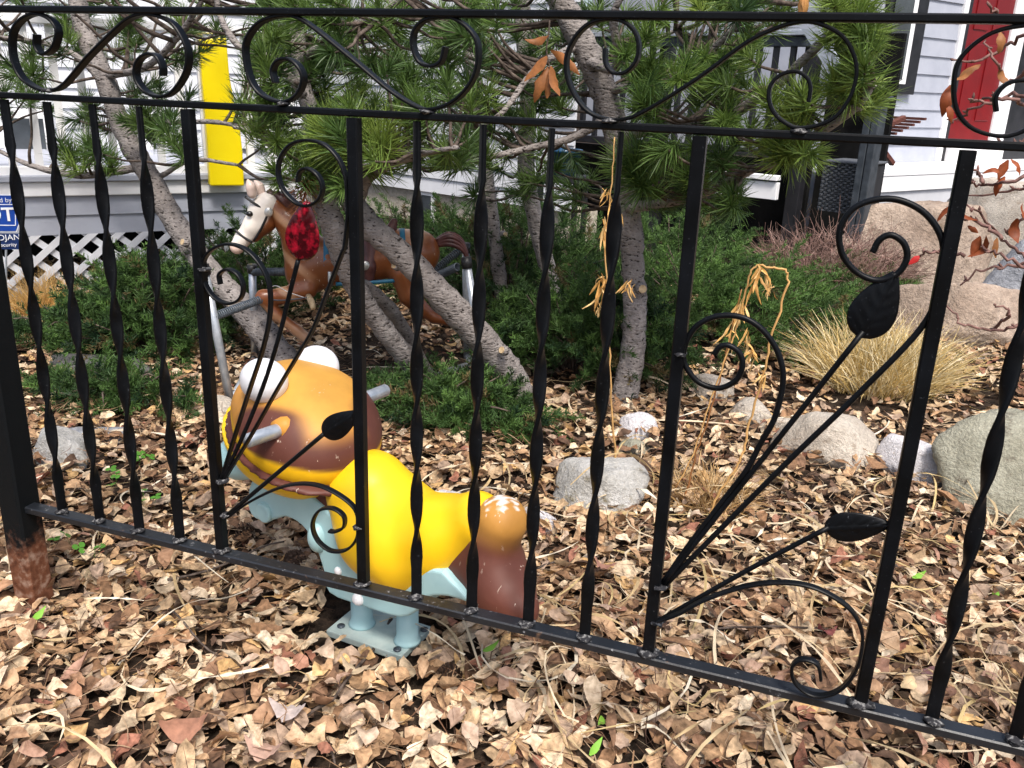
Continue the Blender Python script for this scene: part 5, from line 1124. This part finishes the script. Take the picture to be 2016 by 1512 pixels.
weed('tall thin dead stalk with drooping straw leaves by the upright pine', [(1220, 990), (1212, 900), (1203, 780), (1200, 660), (1196, 560), (1192, 470), (1205, 360), (1210, 270)], pw_[1], .003, [(1198, 380, 5, .045), (1190, 440, 9, .07), (1186, 550, 9, .075), (1236, 572, 7, .05), (1180, 600, 4, .04), (1215, 400, 3, .04)], (.60, .36, .14))
pw_ = G(1385, 1110)
weed('dead stalk bent over in a square loop behind the right panel', [(1388, 1110), (1386, 1060), (1408, 985), (1445, 930), (1465, 885), (1475, 830), (1500, 750), (1518, 665), (1550, 565), (1548, 535), (1525, 528), (1492, 523), (1474, 545), (1462, 600), (1448, 650), (1430, 700), (1395, 800), (1370, 880), (1330, 960)], pw_[1] + .1, .0032, [(1500, 528, 9, .075), (1462, 600, 8, .06), (1470, 660, 4, .05), (1480, 690, 8, .05), (1500, 740, 5, .045), (1525, 560, 4, .04)], (.70, .42, .16))
weed('slender leaning dead stem left of the looped stalk', [(1330, 1060), (1360, 930), (1395, 820), (1425, 720), (1442, 640), (1460, 570)], pw_[1] + .25, .003, [(1455, 610, 5, .05), (1440, 645, 5, .05)], (.36, .16, .06))
weed('short dead stem crossing the lower leaf ornament', [(1590, 1160), (1610, 1100), (1650, 1030), (1690, 960)], 1.45, .002, [], (.45, .26, .12))
# pine cones
def cone(label, px, py, s, seed):
    p = G(px, py, .02); V = []; F = []; n = 70
    for i in range(n):
        t = i / n; a = i * 2.39996; rr = s * .5 * math.sin(math.pi * (.12 + .8 * t))**.8; z = (t - .5) * s * 1.1; d = np.array([math.cos(a), math.sin(a), .35]); c = np.array([math.cos(a) * rr * .55, math.sin(a) * rr * .55, z]); tn = np.array([-math.sin(a), math.cos(a), 0]); k = len(V); w = s * .13
        V += [c - tn * w * .5, c + tn * w * .5, c + d * rr * .7 + tn * w, c + d * rr * .7 - tn * w, c + d * rr * .55 - [0, 0, s * .05]]; F += [[k, k+1, k+2, k+3], [k+3, k+2, k+4]]
    o = obj('pine_cone', np.array(V), F, MATS['cone']); o.location = p; o.rotation_euler = (random.uniform(.6, 1.5), random.uniform(-.5, .5), random.uniform(0, 6)); tag(o, label, 'pine cone', 'pine cones on the leaf litter')
cone('pine cone on the leaves just below the bottom rail', 886, 1335, .042, 1); cone('pine cone in the shade right of the square bar foot', 480, 1050, .042, 2); cone('pine cone under the front of the pale blue cradle', 580, 1105, .040, 3); cone('pine cone near the foot of the leaning pine', 1040, 862, .04, 4)
# green sprigs
def clover(label, px, py, n, seed, s=.012):
    r = np.random.default_rng(seed); p = G(px, py); root = empty('clover_sprig', (p[0], p[1], 0), label, 'plant', 'small green sprouts'); V = []; F = []
    for i in range(n):
        c = np.array([*r.normal(0, .02, 2), .04 + .012 * r.uniform()]); nv = np.array([*r.normal(0, .35, 2), 1]); nv /= np.linalg.norm(nv); a1 = np.cross(nv, [1, 0, 0]); a1 /= np.linalg.norm(a1); a2 = np.cross(nv, a1)
        for k in range(3):
            t0 = k * 2.094 + r.uniform(0, .4); m0 = c + (a1 * math.cos(t0) + a2 * math.sin(t0)) * s * .7; b = len(V); V += [c] + [m0 + (a1 * math.cos(t0 + q2) + a2 * math.sin(t0 + q2)) * s * .6 for q2 in (-1.9, -.9, 0, .9, 1.9)]; F += [[b, b+1, b+2, b+3, b+4, b+5]]
        b = len(V); V += [c - [.0008, 0, 0], c + [.0008, 0, 0], np.array([c[0] * .4, c[1] * .4, 0])]; F += [[b, b+1, b+2]]
    obj('leaves', np.array(V), F, MATS['juniper'], root, False, np.tile(np.array((.09, .26, .03)), (len(V), 1)))
for i, (lb, x, y, n) in enumerate((('clover sprig between the two left twisted bars, upper', 225, 965, 4), ('clover sprig behind the third twisted bar', 262, 935, 4), ('clover sprig below the bottom rail near the rusty post', 150, 1085, 3), ('clover sprig left of the bottom rail shadow', 180, 1115, 3), ('tiny clover sprig at the fourth twisted bar foot', 290, 1010, 3))): clover(lb, x, y, n, 20 + i)
for i, (x, y, dx, dy_) in enumerate(((950, 1285, .6, .7), (1185, 1415, .2, -1), (1795, 1140, .4, .3), (1965, 1170, -.5, -.9), (60, 1225, .1, 1), (1160, 1490, .3, .9))):
    p = G(x, y, .045); V, F = leaf_mesh(.036, .012, .25, .3, 600 + i); o = obj('green_leaf', V, F, MATS['juniper'], ground, True, np.tile(np.array((.20, .42, .05)), (len(V), 1))); o.location = p; o.rotation_euler = (.3, -.35, math.atan2(dy_, dx))
for i, (x, y, s_, c_) in enumerate(((320, 1440, .085, (.40, .20, .13)), (668, 1305, .06, (.62, .49, .33)), (560, 1480, .075, (.55, .36, .28)), (600, 1405, .07, (.55, .47, .44)), (1610, 1240, .05, (.28, .09, .08)), (1850, 1320, .055, (.22, .12, .12)), (210, 1060, .045, (.70, .46, .24)), (1785, 1365, .05, (.78, .6, .36)), (1210, 1120, .06, (.42, .22, .16)))):
    p = G(x, y, .05); V, F = leaf_mesh(s_ * .85, s_ * .52, .3, .6, 700 + i, 13); o = obj('fallen_leaf', V, F, MATS['dry_leaf'], ground, True, np.tile(np.array(c_), (len(V), 1))); o.location = p; o.rotation_euler = (random.uniform(-.3, .3), random.uniform(-.3, .3), random.uniform(0, 6))
